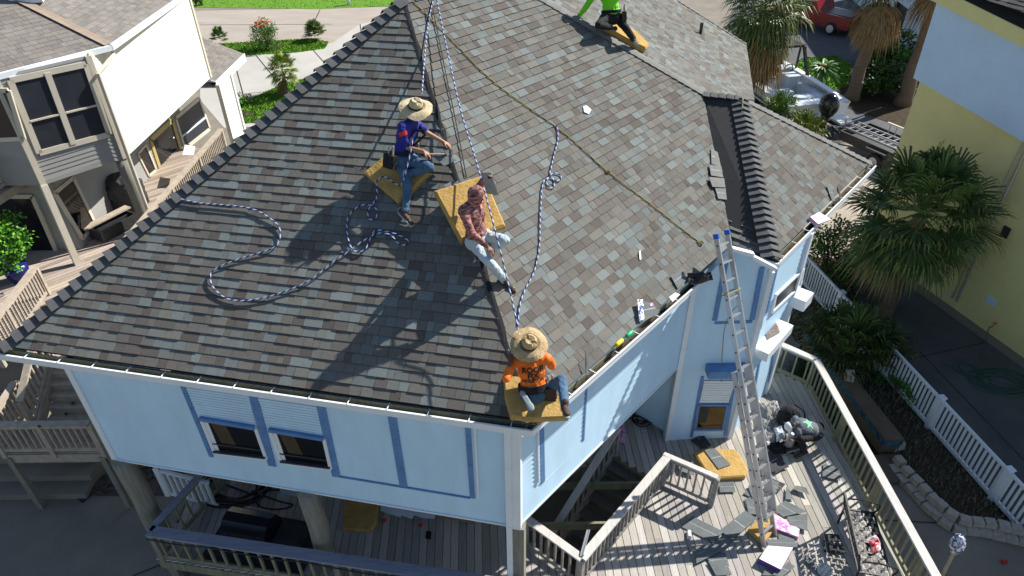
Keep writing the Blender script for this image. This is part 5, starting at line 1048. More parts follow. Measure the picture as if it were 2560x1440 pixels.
def harness(P, m='blackc'):
    t, lat, fr, tor = P['t'], P['lat'], P['fr'], P['tor']; mb = MB(); bv = BVHTree.FromObject(P['shm'], bpy.context.evaluated_depsgraph_get()); org = V3(P['shm']['_o']) 
    for s_ in (-1, 1):
        for f_ in (-1, 1):
            pts = []
            for k in range(9):
                q = lerp(P['pelvis'] + tor * .12 + lat * s_ * .08, P['neck'] + lat * s_ * .07, k / 8) ; r_ = bv.find_nearest(q + fr * f_ * .25 - org)[0]; pts.append(r_ + org + fr * f_ * .004)
            for a, b in zip(pts, pts[1:]): mb.bar(a, b, .035, .008, up=fr * f_)
    mb.build('harness', m, t)
def decal(P, text_or_polys, side, size, m, off=(0, 0), name='shirt_print', up=None):
    t, lat, fr, tor = P['t'], P['lat'], P['fr'] * side, P['tor'];
    tor = V3(up).normalized() if up else tor; xr = tor.cross(fr).normalized(); polys = []; org = V3(P['shm']['_o'])
    if isinstance(text_or_polys, str):
        cu = bpy.data.curves.new('t', 'FONT'); cu.body = text_or_polys; cu.size = size; cu.align_x = 'CENTER'; cu.align_y = 'CENTER'; cu.space_line = .8; cu.offset = size * .035; ob = bpy.data.objects.new('t', cu); sc.collection.objects.link(ob)
        bpy.context.view_layer.update(); me = bpy.data.meshes.new_from_object(ob.evaluated_get(bpy.context.evaluated_depsgraph_get())); bpy.data.objects.remove(ob); me.calc_loop_triangles()
        for tr_ in me.loop_triangles: polys.append([(me.vertices[i].co.x, me.vertices[i].co.y) for i in tr_.vertices])
    else: polys = text_or_polys
    bv = BVHTree.FromObject(P['shm'], bpy.context.evaluated_depsgraph_get()); c = lerp(P['pelvis'], P['neck'], .58); mb = MB()
    def sub(p, d=0):
        if d < 3 and max(math.dist(p[i], p[(i + 1) % 3]) for i in range(3)) > .022:
            ab, bc, ca = [((p[i][0] + p[(i + 1) % 3][0]) / 2, (p[i][1] + p[(i + 1) % 3][1]) / 2) for i in range(3)]; return sub([p[0], ab, ca], d + 1) + sub([ab, p[1], bc], d + 1) + sub([ca, bc, p[2]], d + 1) + sub([ab, bc, ca], d + 1)
        return [p]
    for pl in polys:
        for tri in sub(list(pl)):
            q = []
            for (x, y) in tri:
                o_ = c + xr * (x + off[0]) + tor * (y + off[1]) + fr * .4 - org; h = bv.ray_cast(o_, -fr)[0]
                if h is None: break
                q.append(h + fr * .006 + org)
            if len(q) == 3: mb.face(q)
    if mb.f: mb.build(name, m, t)
def foam(label, px, pl, th=.1, dz=0., seed=0, cut=True):
    P = [hit(x, y, pl, dz) for x, y in px]; n = pl[1]; mb = MB(); rr = random.Random(seed); k = .93; c = sum(P, V3()) / len(P)
    tp = [c + (p - c) * k + n * th for p in P]; md = [p + n * th * .75 for p in P]; i = len(P)
    mb.face(tp); mb.face(P[::-1])
    for j in range(i): a, b = j, (j + 1) % i; mb.face([P[a], P[b], md[b], md[a]]); mb.face([md[a], md[b], tp[b], tp[a]])
    if cut:
        e1_ = n.cross(V3((1, .3, 0))).normalized(); e2_ = n.cross(e1_)
        for _ in range(90 if seed == 2 else 30):
            a = rr.choice(range(i)); q = lerp(c, lerp(tp[a], tp[(a + 1) % i], rr.random()), rr.uniform(.1, .95)); an_ = rr.random() * 3; u1 = e1_ * math.cos(an_) + e2_ * math.sin(an_); mb.m = 1; mb.ell(q, u1 * rr.uniform(.012, .03), n.cross(u1) * rr.uniform(.006, .014), n * .005, 8, 4); mb.m = 0
    o = mb.build('foam_pad', ['foam', 'steel' if 0 else mat('foam_hole', (.13, .07, .018), .95)]); bpy.context.view_layer.objects.active = o
    bv = o.modifiers.new('b', 'BEVEL'); bv.width = .012; bv.segments = 2; bv.limit_method = 'ANGLE'; return tag(o, label, 'foam pad')
PFT = lambda z: (V3((0, 0, z)), V3((0, 0, 1)))
SU = V3((0, 0, 1))
foam('square foam cushion under the worker in the royal blue shirt', [(913, 438), (962, 398), (1078, 440), (1000, 514)], PL, .1, seed=1)
foam('pitted foam cushion under the camouflage worker, across the centre hip', [(1084, 485), (1198, 448), (1214, 460), (1262, 572), (1176, 600), (1152, 612)], (lerp(C0, A1, .3) + V3((0, 0, .05)), (nL + nR).normalized()), .1, .03, seed=2)
foam('folded foam cushion under the orange worker, hanging over the corner gutter', [(1258, 945), (1292, 948), (1345, 975), (1405, 1003), (1420, 1052), (1330, 1056), (1276, 1050), (1262, 1000)], (C0 + V3((0, 0, .12)), V3((0, -.3, 1)).normalized()), .1, .0, seed=3)
foam('long foam cushion tipped over the upper hip under the lime green worker', [(1498, 62), (1532, 58), (1585, 90), (1617, 122), (1608, 132), (1560, 108), (1500, 74)], (Q2, (nB + nR).normalized()), .12, .0, seed=4)
# --- blue
pel = hit(1003, 396, PL, .27); nk = reach(pel, 1026, 304, .5); hdp = reach(nk, 1036, 276, .17)
lt = .17
def sh_(nk, a, b, da=.19): return reach(nk - V3((0, 0, .04)), *a, da, True), reach(nk - V3((0, 0, .04)), *b, da, False)
shL_ = reach(nk, 1003, 317, .19, True); shR_ = reach(nk, 1046, 313, .18, False)
hipL_, hipR_ = hit(1000, 402, PL, .2), hit(1030, 402, PL, .2)
J = dict(pelvis=pel, neck=nk, head=hdp, shL=shL_, shR=shR_)
J['elL'] = reach(shL_, 1020, 370, .28); J['wrL'] = reach(J['elL'], 1058, 378, .25, True); J['hdL'] = reach(J['wrL'], 1074, 386, .1, False)
J['elR'] = reach(shR_, 1068, 332, .27); J['wrR'] = reach(J['elR'], 1108, 354, .26, False); J['hdR'] = reach(J['wrR'], 1124, 362, .1, False)
J['hipL'], J['hipR'] = hipL_, hipR_
J['knL'] = reach(hipL_, 1019, 462, .43); J['anL'] = hit(1013, 530, PL, .11); J['toL'] = hit(1042, 558, PL, .08)
J['knR'] = reach(hipR_, 1074, 418, .41); J['anR'] = hit(1020, 436, PL, .16); J['toR'] = hit(990, 440, PL, .13)
blue_p = person('roofer in a royal blue shirt, jeans and wide straw hat kneeling beside the centre hip', J, 'royal', 'denim', sleeve=.85, face=(.75, -.35, -.6), hatr=.24, seed=3, hatn=(.15, -.35, 1))
harness(blue_p); belt(blue_p, pouch=[(-1, 'blackc'), (1, 'blackc')])
mb = MB(); p = shL_; mb.tube([lerp(p, J['elL'], .22), lerp(p, J['elL'], .42)], [.072, .069], 14, cap=False); mb.build('red_sleeve_stripe', 'red', blue_p['t'])
hm = J['wrL'] + (J['hdL'] - J['wrL']) * .9; dh_ = (at(1120, 385, hm.z - .05) - hm).normalized()
hmr = thing('hammer', tuple(hm), 'wooden handled hammer in the hand of the royal blue shirted roofer', 'hammer'); mb = MB(); mb.cap(hm - dh_ * .06, hm + dh_ * .24, .014, .012, 8); mb.build('handle', 'tanwood', hmr); mb = MB(); q = hm + dh_ * .25; sdh = dh_.cross(SU).normalized(); mb.cap(q - sdh * .05, q + sdh * .06, .016, .014, 8); mb.build('head', 'steel', hmr)
# --- camouflage
PH = (lerp(C0, A1, .3), (nL + nR).normalized())
pel = hit(1192, 597, PH, .28); nk = reach(pel, 1182, 512, .5); J = dict(pelvis=pel, neck=nk, head=reach(nk, 1190, 488, .155))
J['shL'] = reach(nk, 1156, 528, .19, True); J['shR'] = reach(nk, 1200, 500, .19, False)
J['elL'] = reach(J['shL'], 1180, 584, .29); J['wrL'] = reach(J['elL'], 1218, 617, .26, True); J['hdL'] = reach(J['wrL'], 1236, 630, .1, False)
J['elR'] = reach(J['shR'], 1198, 466, .28, False); J['wrR'] = reach(J['elR'], 1212, 444, .25, True); J['hdR'] = reach(J['wrR'], 1222, 436, .1)
J['hipL'], J['hipR'] = hit(1182, 606, PH, .22), hit(1210, 590, PH, .22)
J['knL'] = reach(J['hipL'], 1222, 654, .42); J['anL'] = hit(1263, 702, PR, .1); J['toL'] = hit(1280, 724, PR, .08)
J['knR'] = reach(J['hipR'], 1262, 600, .42); J['anR'] = hit(1226, 628, PR, .2); J['toR'] = hit(1200, 640, PR, .14)
J['pnR'] = V3((.5, -.6, 0))
camo_p = person('roofer in pink and brown camouflage hood and pale jeans reclining on a pitted foam cushion', J, 'camo', 'denim2', skin='skind', sleeve=1.9, face=(.8, -.3, -.5), hood=True, seed=7)
# --- orange
pel = hit(1335, 985, (C0, V3((0, 0, 1))), .34); nk = reach(pel, 1326, 893, .5); J = dict(pelvis=pel, neck=nk, head=reach(nk, 1324, 868, .17))
J['shL'] = reach(nk, 1283, 906, .2); J['shR'] = reach(nk, 1369, 896, .2, False)
J['elL'] = reach(J['shL'], 1266, 946, .28); J['wrL'] = reach(J['elL'], 1276, 900, .25, False); J['hdL'] = reach(J['wrL'], 1277, 884, .1, False)
J['elR'] = reach(J['shR'], 1380, 915, .27, False); J['wrR'] = reach(J['elR'], 1358, 890, .26, False)
J['hipL'], J['hipR'] = hit(1315, 988, PFT(EZ + .27)), hit(1358, 980, PFT(EZ + .27))
J['knR'] = reach(J['hipR'], 1404, 950, .42, True); J['anR'] = reach(J['knR'], 1412, 1010, .41, True); J['toR'] = reach(J['anR'], 1420, 1024, .2)
J['knL'] = reach(J['hipL'], 1290, 948, .41, False); J['anL'] = hit(1315, 996, PFT(EZ + .36)); J['toL'] = hit(1335, 1030, PFT(EZ + .31))
or_p = person('roofer in a bright orange shirt and straw hat seen from behind at the roof corner', J, 'orange', 'denim', skin='skind', sleeve=1.6, face=(-.1, 1, .1), hatr=.235, seed=5, hatn=(.08, -.5, 1), hatm='straw2')
belt(or_p, 'blackc', [(1, 'leather'), (.7, 'leather')], .1)
decal(or_p, 'ROOF\nFIX', -1, .1, 'ink', (.01, .035)); decal(or_p, 'HOUSTON', -1, .058, 'ink', (.01, -.07))
# --- lime (cut by the top edge)
PQ = (Q1 * .35 + Q2 * .65, V3((0, 0, 1))); PRQ = hit(1530, 80, PR)
pel = hit(1530, 42, PR, .36); nk = reach(pel, 1520, -34, .48); J = dict(pelvis=pel, neck=nk, head=reach(nk, 1500, -56, .17))
J['shL'] = reach(nk, 1488, -18, .2, True); J['shR'] = reach(nk, 1556, -24, .2, False)
J['elL'] = reach(J['shL'], 1462, 22, .28); J['wrL'] = reach(J['elL'], 1442, 46, .25, False); J['hdL'] = reach(J['wrL'], 1440, 56, .1, False)
J['elR'] = reach(J['shR'], 1540, 0, .25, False); J['wrR'] = reach(J['elR'], 1500, -10, .24, False)
J['hipL'], J['hipR'] = hit(1512, 48, PR, .32), hit(1546, 46, PR, .32)
J['knL'] = reach(J['hipL'], 1496, 62, .36); J['anL'] = reach(J['knL'], 1525, 68, .38, False); J['toL'] = reach(J['anL'], 1545, 68, .2, False)
J['knR'] = reach(J['hipR'], 1566, 72, .38); J['anR'] = reach(J['knR'], 1584, 98, .38, False); J['toR'] = reach(J['anR'], 1590, 104, .2, False)
lm = person('roofer in a lime green long sleeved shirt at the top edge of the photo', J, 'lime', 'blackc', sleeve=1.9, face=(-.7, -.2, -.5), seed=9)
belt(lm, 'blackc', [(1, 'leather')], .06)
# --- grey, crouching on the deck
pel = hit(2042, 1078, PFT(.42)); nk = reach(pel, 1994, 1060, .46); J = dict(pelvis=pel, neck=nk, head=reach(nk, 1976, 1066, .16, True))
J['shL'] = reach(nk, 1988, 1046, .18, False); J['shR'] = reach(nk, 1998, 1082, .18, True)
J['elR'] = reach(J['shR'], 2006, 1102, .27, False); J['wrR'] = reach(J['elR'], 1988, 1099, .24, True)
J['elL'] = reach(J['shL'], 1974, 1068, .27, False); J['wrL'] = reach(J['elL'], 1976, 1094, .24, True)
J['hipR'], J['hipL'] = hit(2036, 1090, PFT(.36)), hit(2046, 1068, PFT(.36))
J['knR'] = reach(J['hipR'], 2004, 1098, .4, True); J['anR'] = hit(2008, 1130, PFT(.09)); J['toR'] = hit(1990, 1138, PFT(.05))
J['knL'] = reach(J['hipL'], 1992, 1078, .4, True); J['anL'] = hit(1988, 1116, PFT(.09)); J['toL'] = hit(1968, 1122, PFT(.05))
gp = person('worker in a grey shirt and white cap crouching on the deck', J, 'greys', 'blackc', skin='skind', sleeve=1.6, face=(-.8, -.35, -.55), capm='white', seed=11)
star = []
pts = [(0, .1), (.03, .03), (.1, .03), (.045, -.01), (.07, -.09), (0, -.035), (-.07, -.09), (-.045, -.01), (-.1, .03), (-.03, .03)]
for i in range(10): star.append([(0, 0), pts[i], pts[(i + 1) % 10]])
decal(gp, [[(x * 1.25, y * 1.25) for x, y in t] for t in star], -1, 1, 'greenl', (0, .03), 'print_edge')
decal(gp, [[(x * 1.0, y * 1.0) for x, y in t] for t in star], -1, 1, 'greenp', (0, .032), 'shirt_print')
jg = hit(1973, 1112, PFT(.2)); jt = thing('jug', tuple(jg), 'clear plastic jug held by the crouching worker on the deck', 'jug'); mb = MB(); mb.tube([jg, jg + V3((0, 0, .2)), jg + V3((.0, 0, .26)), jg + V3((0, 0, .3))], [.075, .08, .05, .03], 14); mb.build('body', mat('cloudy_plastic', (.3, .33, .34), .25, var=.1), jt, smooth=True); mb = MB(); mb.tube([jg + V3((0, 0, .3)), jg + V3((0, 0, .33))], .034, 12); mb.build('lid', 'white', jt)

# ================================================================ LADDER
def smooth(P, n=4):
    out = []
    for i in range(len(P) - 1):
        p0, p1, p2, p3 = P[max(i - 1, 0)], P[i], P[i + 1], P[min(i + 2, len(P) - 1)]
        for k in range(n):
            t = k / n; out.append(.5 * ((2 * p1) + (p2 - p0) * t + (2 * p0 - 5 * p1 + 4 * p2 - p3) * t * t + (3 * p1 - p0 - 3 * p2 + p3) * t ** 3))
    return out + [P[-1]]
def resample(P, st):
    out = [P[0]]; acc = 0
    for a, b in zip(P, P[1:]):
        L = (b - a).length; t = st - acc
        while t <= L: out.append(lerp(a, b, t / L)); t += st
        acc = L - (t - st)
    return out
lf0 = at(1911, 1368, .04); lt0 = at(1792, 688, EZ + .12); ld_ = (lt0 - lf0).normalized(); lo_ = at(1938, 1330, .04) - lf0; lo_.z = 0; lo_ = lo_.normalized() * .39
lo_ = lo_ - ld_ * lo_.dot(ld_); fn = ld_.cross(lo_).normalized(); fn = fn if fn.dot(CAM - lf0) > 0 else -fn
L1 = 3.25; LT = (reach(lf0, 1775, 590, 6.0) - lf0).length
best = min(range(400, 700), key=lambda k: (lambda p: (p - hit(1775, 590, (p, FW))).length)(lf0 + ld_ * k / 100)) / 100
lad = thing('extension_ladder', tuple(lf0), 'long aluminium extension ladder leaning from the deck up past the eave', 'ladder')
def lsec(s0, s1, off, w_, r_off, nm):
    for q in (0, 1):
        a = lf0 + ld_ * s0 + lo_ * (q if w_ == 1 else (.06 + .88 * q)) + fn * off; b = a + ld_ * (s1 - s0); mb = MB(); mb.bar(a, b, .03, .085, up=fn); r = mb.build(nm, 'alu', lad)
        mb = MB()
        k = s0 + r_off
        while k < s1: p = lf0 + ld_ * k + lo_ * (q if w_ == 1 else (.06 + .88 * q)) + fn * off; mb.tube([p - lo_.normalized() * .019, p + lo_.normalized() * .019], .016, 8); k += .305
        mb.build('rung_end', 'black', r)
        if nm == 'fly_rail': mb = MB(); mb.bar(b - ld_ * .06, b + ld_ * .02, .04, .095, up=fn); mb.build('end_cap', mat('blue_cap', (.03, .12, .5), .4, var=.1), r)
    k = s0 + r_off
    while k < s1: p = lf0 + ld_ * k + fn * off; mb = MB(); mb.bar(p + lo_ * .02, p + lo_ * .98, .045, .03, up=ld_); mb.build('rung', 'alu', lad); k += .305
print('ladder', best); lsec(0, L1, 0, 1, .25, 'base_rail'); lsec(.5, best, .1, 0, .05, 'fly_rail')
for s_ in (.9, .0): pass
tie = lf0 + ld_ * (best - 1.0); mb = MB(); mb.tube(smooth([tie + fn * .14 - lo_ * .02, tie + fn * .14 + lo_ * 1.03, tie + fn * .05 + lo_ * 1.05, tie + fn * .03 - lo_ * .03, tie + fn * .14 - lo_ * .03, tie + fn * .17 - lo_ * .1 + V3((0, 0, -.05))]), .01, 6)
one(mb, 'tie_rope', 'yrope', 'thin tan cord tying the ladder top near the gutter', 'rope')
mb = MB(); a = hit(1816, 700, PG) + V3((0, -.15, 0)); b = hit(1800, 930, PG) + V3((0, -.1, .0)); mb.tube(smooth([lf0 + ld_ * (best - 1.2) + fn * .16 + lo_, lerp(a, b, .4), b, b + V3((.03, -.03, -.12))]), .008, 6)
one(mb, 'pull_cord', 'yrope', 'tan cord hanging from the ladder down to the blue shutter box', 'rope')
# ================================================================ ROPES
def rope(label, P, r=.011, m='rope', striped=True, n=4, group=None):
    P = smooth([V3(p) for p in P], n); P = resample(P, .014 if striped else .05); mb = MB(); W_, B_ = (.42, .5, .68), (.012, .022, .11)
    mb.tube(P, r, 8, tf=(lambda k, j: W_ if ((k + j * 1) // 2) % 4 < 2 else B_) if striped else None); o = mb.build('rope', m, tint=striped, smooth=True); return tag(o, label, 'rope', group)
up = lambda pts, pl, h=.03: [hit(x, y, pl, h) for x, y in pts]
loop = [(1003, 462), (982, 455), (965, 442), (950, 445), (941, 457), (943, 488), (935, 505), (920, 526), (922, 546), (935, 548), (943, 535), (937, 518), (913, 511), (887, 522), (870, 544), (867, 569), (872, 604), (881, 623), (894, 630), (913, 623), (926, 595), (939, 576), (965, 578), (995, 587), (1019, 600), (1014, 612), (995, 608), (978, 589), (952, 582), (930, 589), (900, 608), (874, 627), (827, 660), (775, 701), (724, 724), (664, 744), (608, 752), (565, 746), (534, 720), (526, 699), (532, 677), (577, 655), (629, 638), (681, 621), (698, 600), (698, 569), (672, 544), (629, 522), (565, 513), (500, 508), (450, 497), (436, 490)]
R1 = [hit(1086, -12, PR, .05), hit(1070, 60, PR, .05), hit(1060, 160, PH, .12), hit(1055, 235, PH, .35)]
rope('blue and white lifeline running from the roof peak down behind the straw hat', R1)
rope('blue and white rope hanging from the harness and looping across the dark left slope', [hit(1032, 345, PL, .62), hit(1026, 380, PL, .55), hit(1014, 430, PL, .42)] + up(loop[:5], PL, .2)[0:2] + up(loop[2:6], PL, .17) + up(loop[6:], PL, .045))
rope('taut blue and white lifeline from the peak over the camouflage worker to the orange one', [hit(1090, -10, PR, .25), hit(1145, 250, PR, .4), hit(1190, 402, PR, .55), hit(1232, 555, PR, .75), hit(1267, 695, PR, .6), hit(1284, 770, PR, .6), hit(1297, 828, PR, .62)])
coil = [(1392, 312), (1395, 345), (1387, 380), (1379, 412), (1374, 438), (1384, 432), (1400, 437), (1402, 448), (1390, 452), (1376, 443), (1366, 452), (1370, 466), (1382, 470), (1386, 458), (1378, 444), (1362, 450), (1355, 470), (1352, 510), (1350, 560), (1348, 620), (1335, 680), (1312, 725), (1299, 765), (1295, 815)]
rope('blue and white rope with a small knotted coil lying on the light right slope', up(coil, PR, .04))
rope('thin black rope from the peak ending at the pitted foam cushion', up([(1076, -10), (1100, 110), (1120, 210), (1145, 330), (1167, 448)], PR, .05), .009, 'brope', False)
rope('thin yellow rope crossing the light right slope diagonally from the peak', up([(1030, 0), (1130, 100), (1235, 205), (1392, 318), (1460, 375), (1519, 428), (1640, 520), (1700, 568), (1750, 606)], PR, .03), .0095, 'yrope', False)
for i, (x, y) in enumerate(((1519, 427), (1752, 607))):
    c = hit(x, y, PR, .035); mb = MB(); rr = random.Random(i)
    for k in range(3): a = rr.uniform(0, 3); q = [c + V3((.05 * math.cos(a + t), .035 * math.sin(a + t), .02 * math.sin(2 * t))) for t in [j * .7 for j in range(10)]]; mb.tube(q, .009, 6)
    one(mb, 'rope_knot', 'yrope', ('knot in the middle of the thin yellow rope', 'frayed knot at the lower end of the thin yellow rope')[i], 'knot')
PS = (K, V3((hS.x * SL, hS.y * SL, 1)).normalized())
rope('tan rope dropping from the bay ridge into a loop beside the dark valley', up([(1857, 246), (1853, 300), (1845, 350), (1838, 392), (1836, 400), (1822, 412), (1816, 430), (1812, 470), (1815, 500), (1822, 470), (1832, 440), (1848, 410), (1850, 398), (1838, 396), (1828, 440), (1822, 480), (1818, 508), (1826, 515), (1834, 524), (1826, 532), (1818, 520)], PS, .07), .013, 'yrope', False)
# ================================================================ LOOSE THINGS
def scrap(label, px, pl, h=.012, m='slate', th=.006, name='shingle_scrap', cat='shingle', group=None, bend=.0, seed=0, stripe=True):
    P = [hit(x, y, pl, h) for x, y in px]; n = pl[1]; mb = MB(); c = sum(P, V3()) / len(P); rr = random.Random(seed); P = [p + n * rr.uniform(0, bend) for p in P]; mb.prism(P, n * th)
    if stripe and len(P) == 4:
        a, b = lerp(P[0], P[3], .45), lerp(P[1], P[2], .45); d = (P[3] - P[0]) * .035; mb.m = 1; mb.prism([lerp(a, b, .06) + n * (th + .001), lerp(a, b, .94) + n * (th + .001), lerp(a, b, .94) + d + n * (th + .001), lerp(a, b, .06) + d + n * (th + .001)], n * .001); mb.m = 0
    return tag(mb.build(name, [m, mat('sealant_line', (.3, .31, .31), .5)]), label, cat, group)
D0 = PFT(0.); c4 = lambda *q: [(1640 + q[i] / 5.538, 1180 + q[i + 1] / 5.538) for i in range(0, len(q), 2)]; c6 = lambda *q: [(1800 + q[i] * .375, 900 + q[i + 1] * .375) for i in range(0, len(q), 2)]
DS = [(c4(500, 625, 935, 840, 790, 985, 350, 765), 'long grey shingle strip lying left of the crossing pair'), (c4(1235, 535, 1390, 660, 1060, 950, 880, 815), 'grey shingle strip crossing toward the ladder foot'),
 (c4(870, 160, 1070, 150, 1100, 280, 885, 285), 'single square shingle just below the large yellow foam'), (c4(930, 870, 1080, 960, 880, 1130, 780, 1010), 'pale shingle under the crossing strips'),
 (c4(550, 1040, 780, 1000, 900, 1100, 560, 1270), 'shingle piece crossed by the ladder shadow, left one'), (c4(640, 1130, 960, 1130, 1010, 1320, 830, 1370), 'shingle piece crossed by the ladder shadow, right one'),
 (c4(1570, 90, 1790, 180, 1690, 290, 1560, 210), 'shingle piece right of the ladder near the dark sheets'), (c4(1800, 200, 1910, 385, 1790, 390), 'small triangular shingle right of the ladder'),
 (c4(1790, 400, 2080, 560, 1760, 625, 1620, 520), 'wide bluish shingle fanned out right of the ladder'), (c4(1810, 630, 2095, 585, 2095, 820, 1850, 740), 'dark edged shingle beside the pink package'),
 (c4(1680, 700, 1760, 700, 1920, 950, 1700, 1000), 'shingle resting on the pink package'), (c4(1530, 940, 1900, 950, 2020, 1060, 1550, 1030), 'shingle lying on top of the purple edged box'),
 (c4(2090, 1155, 2290, 1370, 2250, 1390, 2050, 1220), 'narrow shingle strip at the lower edge of the deck debris'), (c4(1830, 1250, 1920, 1320, 1750, 1460, 1600, 1440), 'shingle strip at the bottom edge below the purple box'),
 (c4(1940, 190, 2080, 230, 2120, 325, 1890, 240), 'pointed shingle scrap near the rail shadow'), (c4(1250, 270, 1330, 370, 1210, 310), 'tiny triangular scrap left of the ladder'),
 (c4(1240, 400, 1510, 500, 1480, 600, 1280, 590), 'shingle partly under the ladder rails'), (c6(205, 700, 330, 610, 460, 720, 250, 780), 'dark sheets below the silver tarp'), (c6(330, 625, 410, 640, 440, 720, 370, 760), 'second dark sheet below the silver tarp'),
 (c6(690, 1165, 740, 1165, 735, 1290, 690, 1285), 'grey shingle leaning beside the black sheet near the bench'), (c6(735, 1165, 790, 1170, 835, 1290, 735, 1290), 'black sheet beside the lattice bench'),
 (c6(690, 690, 800, 740, 800, 810, 680, 780), 'shingle lying in the striped railing shadow'), (c6(330, 800, 430, 830, 360, 900, 300, 860), 'crumpled shingle behind the ladder rung'),
 ([(1756, 1087), (1778, 1116), (1760, 1125), (1726, 1101)], 'black shingle at the foot of the blue framed window'), ([(1692, 1162), (1732, 1160), (1736, 1190), (1700, 1180)], 'shingle behind the short railing end'),
 ([(1860, 1250), (1890, 1240), (1895, 1275), (1868, 1280)], 'shingle corner between the ladder rails'), ([(1928, 1395), (1960, 1400), (1935, 1440), (1905, 1440)], 'shingle at the very bottom edge'), ([(1770, 1405), (1810, 1400), (1830, 1440), (1790, 1440)], 'grey shingle at the bottom left of the debris'), ([(1870, 1215), (1900, 1205), (1912, 1240), (1880, 1245)], 'shingle under the upper ladder rungs')]
for i, (q, lb) in enumerate(DS): scrap(lb, q, D0, .012 + .011 * (i % 5), m='slate' if 'black' not in lb and 'dark sheet' not in lb else 'felt', group='shingles dropped on the deck', seed=i, bend=.03)
foam('large yellow foam cushion lying flat on the sunlit deck', [(1733, 1138), (1758, 1128), (1835, 1130), (1852, 1150), (1868, 1182), (1862, 1198), (1795, 1203), (1758, 1180)], D0, .1, .01, 5)
foam('small yellow foam block at the foot of the ladder', [(1868, 1330), (1902, 1296), (1928, 1298), (1934, 1330), (1908, 1366)], D0, .09, .012, 6)
foam('brown foam cushion lying on the shaded deck under the house', [(864, 1248), (950, 1262), (944, 1312), (926, 1332), (858, 1328)], D0, .08, .01, 7)
scrap('long shingle strip lying across the large yellow foam', [(1760, 1125), (1787, 1121), (1827, 1162), (1796, 1173)], D0, .125, seed=3, group=None)
# packages
def slab(label, px, pl, h, mt='paper', ms='purple', name='shingle_package', cat='package', lift=.01):
    P = [hit(x, y, pl, lift + h) for x, y in px]; n = V3(pl[1]); mb = MB(); mb.prism([p - n * h for p in P], n * h); mb.mi[1] = 1; return tag(mb.build(name, [ms, mt]), label, cat)
slab('open package with white top and purple sides on the deck below the ladder', c4(1550, 1020, 1900, 1045, 1730, 1350, 1430, 1200), D0, .13)
slab('torn pink wrapped package behind the shingles right of the ladder foot', c4(1620, 560, 1990, 790, 1975, 900, 1660, 780), D0, .07, 'pink', 'pink')
slab('pink package balanced on the bay gutter beside the palm', [(2026, 542), (2048, 530), (2078, 548), (2046, 560)], PF, .08, 'paper', 'pink', lift=.02)
slab('pink and white package on the deck under the overhang', [(1546, 1058), (1560, 1052), (1564, 1096), (1548, 1098)], D0, .12, 'pink', 'pink')
def roofbits(lst, pl, g, m='slate'):
    for i, (q, lb) in enumerate(lst): scrap(lb, q, pl, .03 + .012 * (i % 3), m=m, group=g, seed=i + 50, bend=.02)
roofbits([([(1078, 388), (1108, 380), (1140, 402), (1110, 416)], 'shingle being fitted on the hip beside the hammer'), ([(1104, 378), (1132, 374), (1134, 386), (1108, 392)], 'small shingle on top of the one by the hammer'), ([(1108, 466), (1132, 452), (1136, 480), (1116, 478)], 'pale shingle piece at the left of the pitted foam'), ([(1120, 470), (1152, 448), (1186, 462), (1150, 500)], 'dark grey shingle stack beside the camouflage hood'), ([(1150, 448), (1178, 458), (1172, 476), (1146, 470)], 'shingle on top of the stack by the camouflage hood')], (PH[0] + V3((0, 0, .1)), PH[1]), 'shingles laid ready beside the workers on the hip')
roofbits([([(1776, 372), (1800, 385), (1806, 420), (1778, 410)], 'grey patch shingle beside the valley, uppermost'), ([(1772, 412), (1812, 418), (1814, 445), (1776, 440)], 'grey patch shingle beside the valley, second down'), ([(1770, 444), (1810, 446), (1812, 470), (1780, 468)], 'grey patch shingle beside the valley, third down'), ([(1786, 470), (1812, 472), (1816, 500), (1794, 498)], 'grey patch shingle beside the valley, lowest')], PR, 'patch shingles beside the valley', m='capg')
roofbits([([(2065, 465), (2073, 464), (2088, 502), (2080, 504)], 'grey strip lying on the bay slope near its gutter')], PF, None)
scrap('thin black strip standing on the bay slope near its gutter', [(2094, 468), (2097, 467), (2104, 498), (2100, 502)], PF, .03, 'felt', stripe=False, cat='strip')
scrap('small cream paper scrap in the middle of the light right slope', [(1458, 266), (1466, 264), (1478, 274), (1472, 285), (1460, 280)], PR, .03, 'paper', name='paper_scrap', cat='scrap', stripe=False)
scrap('narrow white strip on the right slope left of the ladder top', [(1597, 628), (1601, 626), (1603, 648), (1599, 650)], PR, .03, 'paper', name='paper_scrap', cat='scrap', stripe=False)
scrap('loose grey shingle near the right gutter', [(1600, 752), (1632, 758), (1648, 782), (1606, 806)], PR, .03, seed=4)
scrap('crumpled silver flashing strip near the right gutter', [(1589, 753), (1602, 752), (1608, 800), (1596, 804)], PR, .05, 'foil', name='flashing_strip', cat='flashing', stripe=False, bend=.06)
scrap('grey sheet sticking over the gutter left of the ladder', [(1676, 690), (1706, 672), (1716, 700), (1694, 722)], PR, .04, seed=8)
scrap('tiny pink wrapper on the right slope', [(1624, 760), (1631, 757), (1633, 763), (1626, 766)], PR, .04, 'pink', name='wrapper', cat='wrapper', stripe=False)
scrap('white and pink litter in the right gutter near the ladder', [(1668, 746), (1684, 734), (1698, 738), (1680, 756)], PR, .06, 'paper', name='wrapper', cat='wrapper', stripe=False, bend=.05)
scrap('dark flashing piece standing at the gutter beyond the orange worker', [(1456, 880), (1462, 910), (1470, 938), (1461, 940)], PR, .05, 'slate', stripe=False, bend=.08)
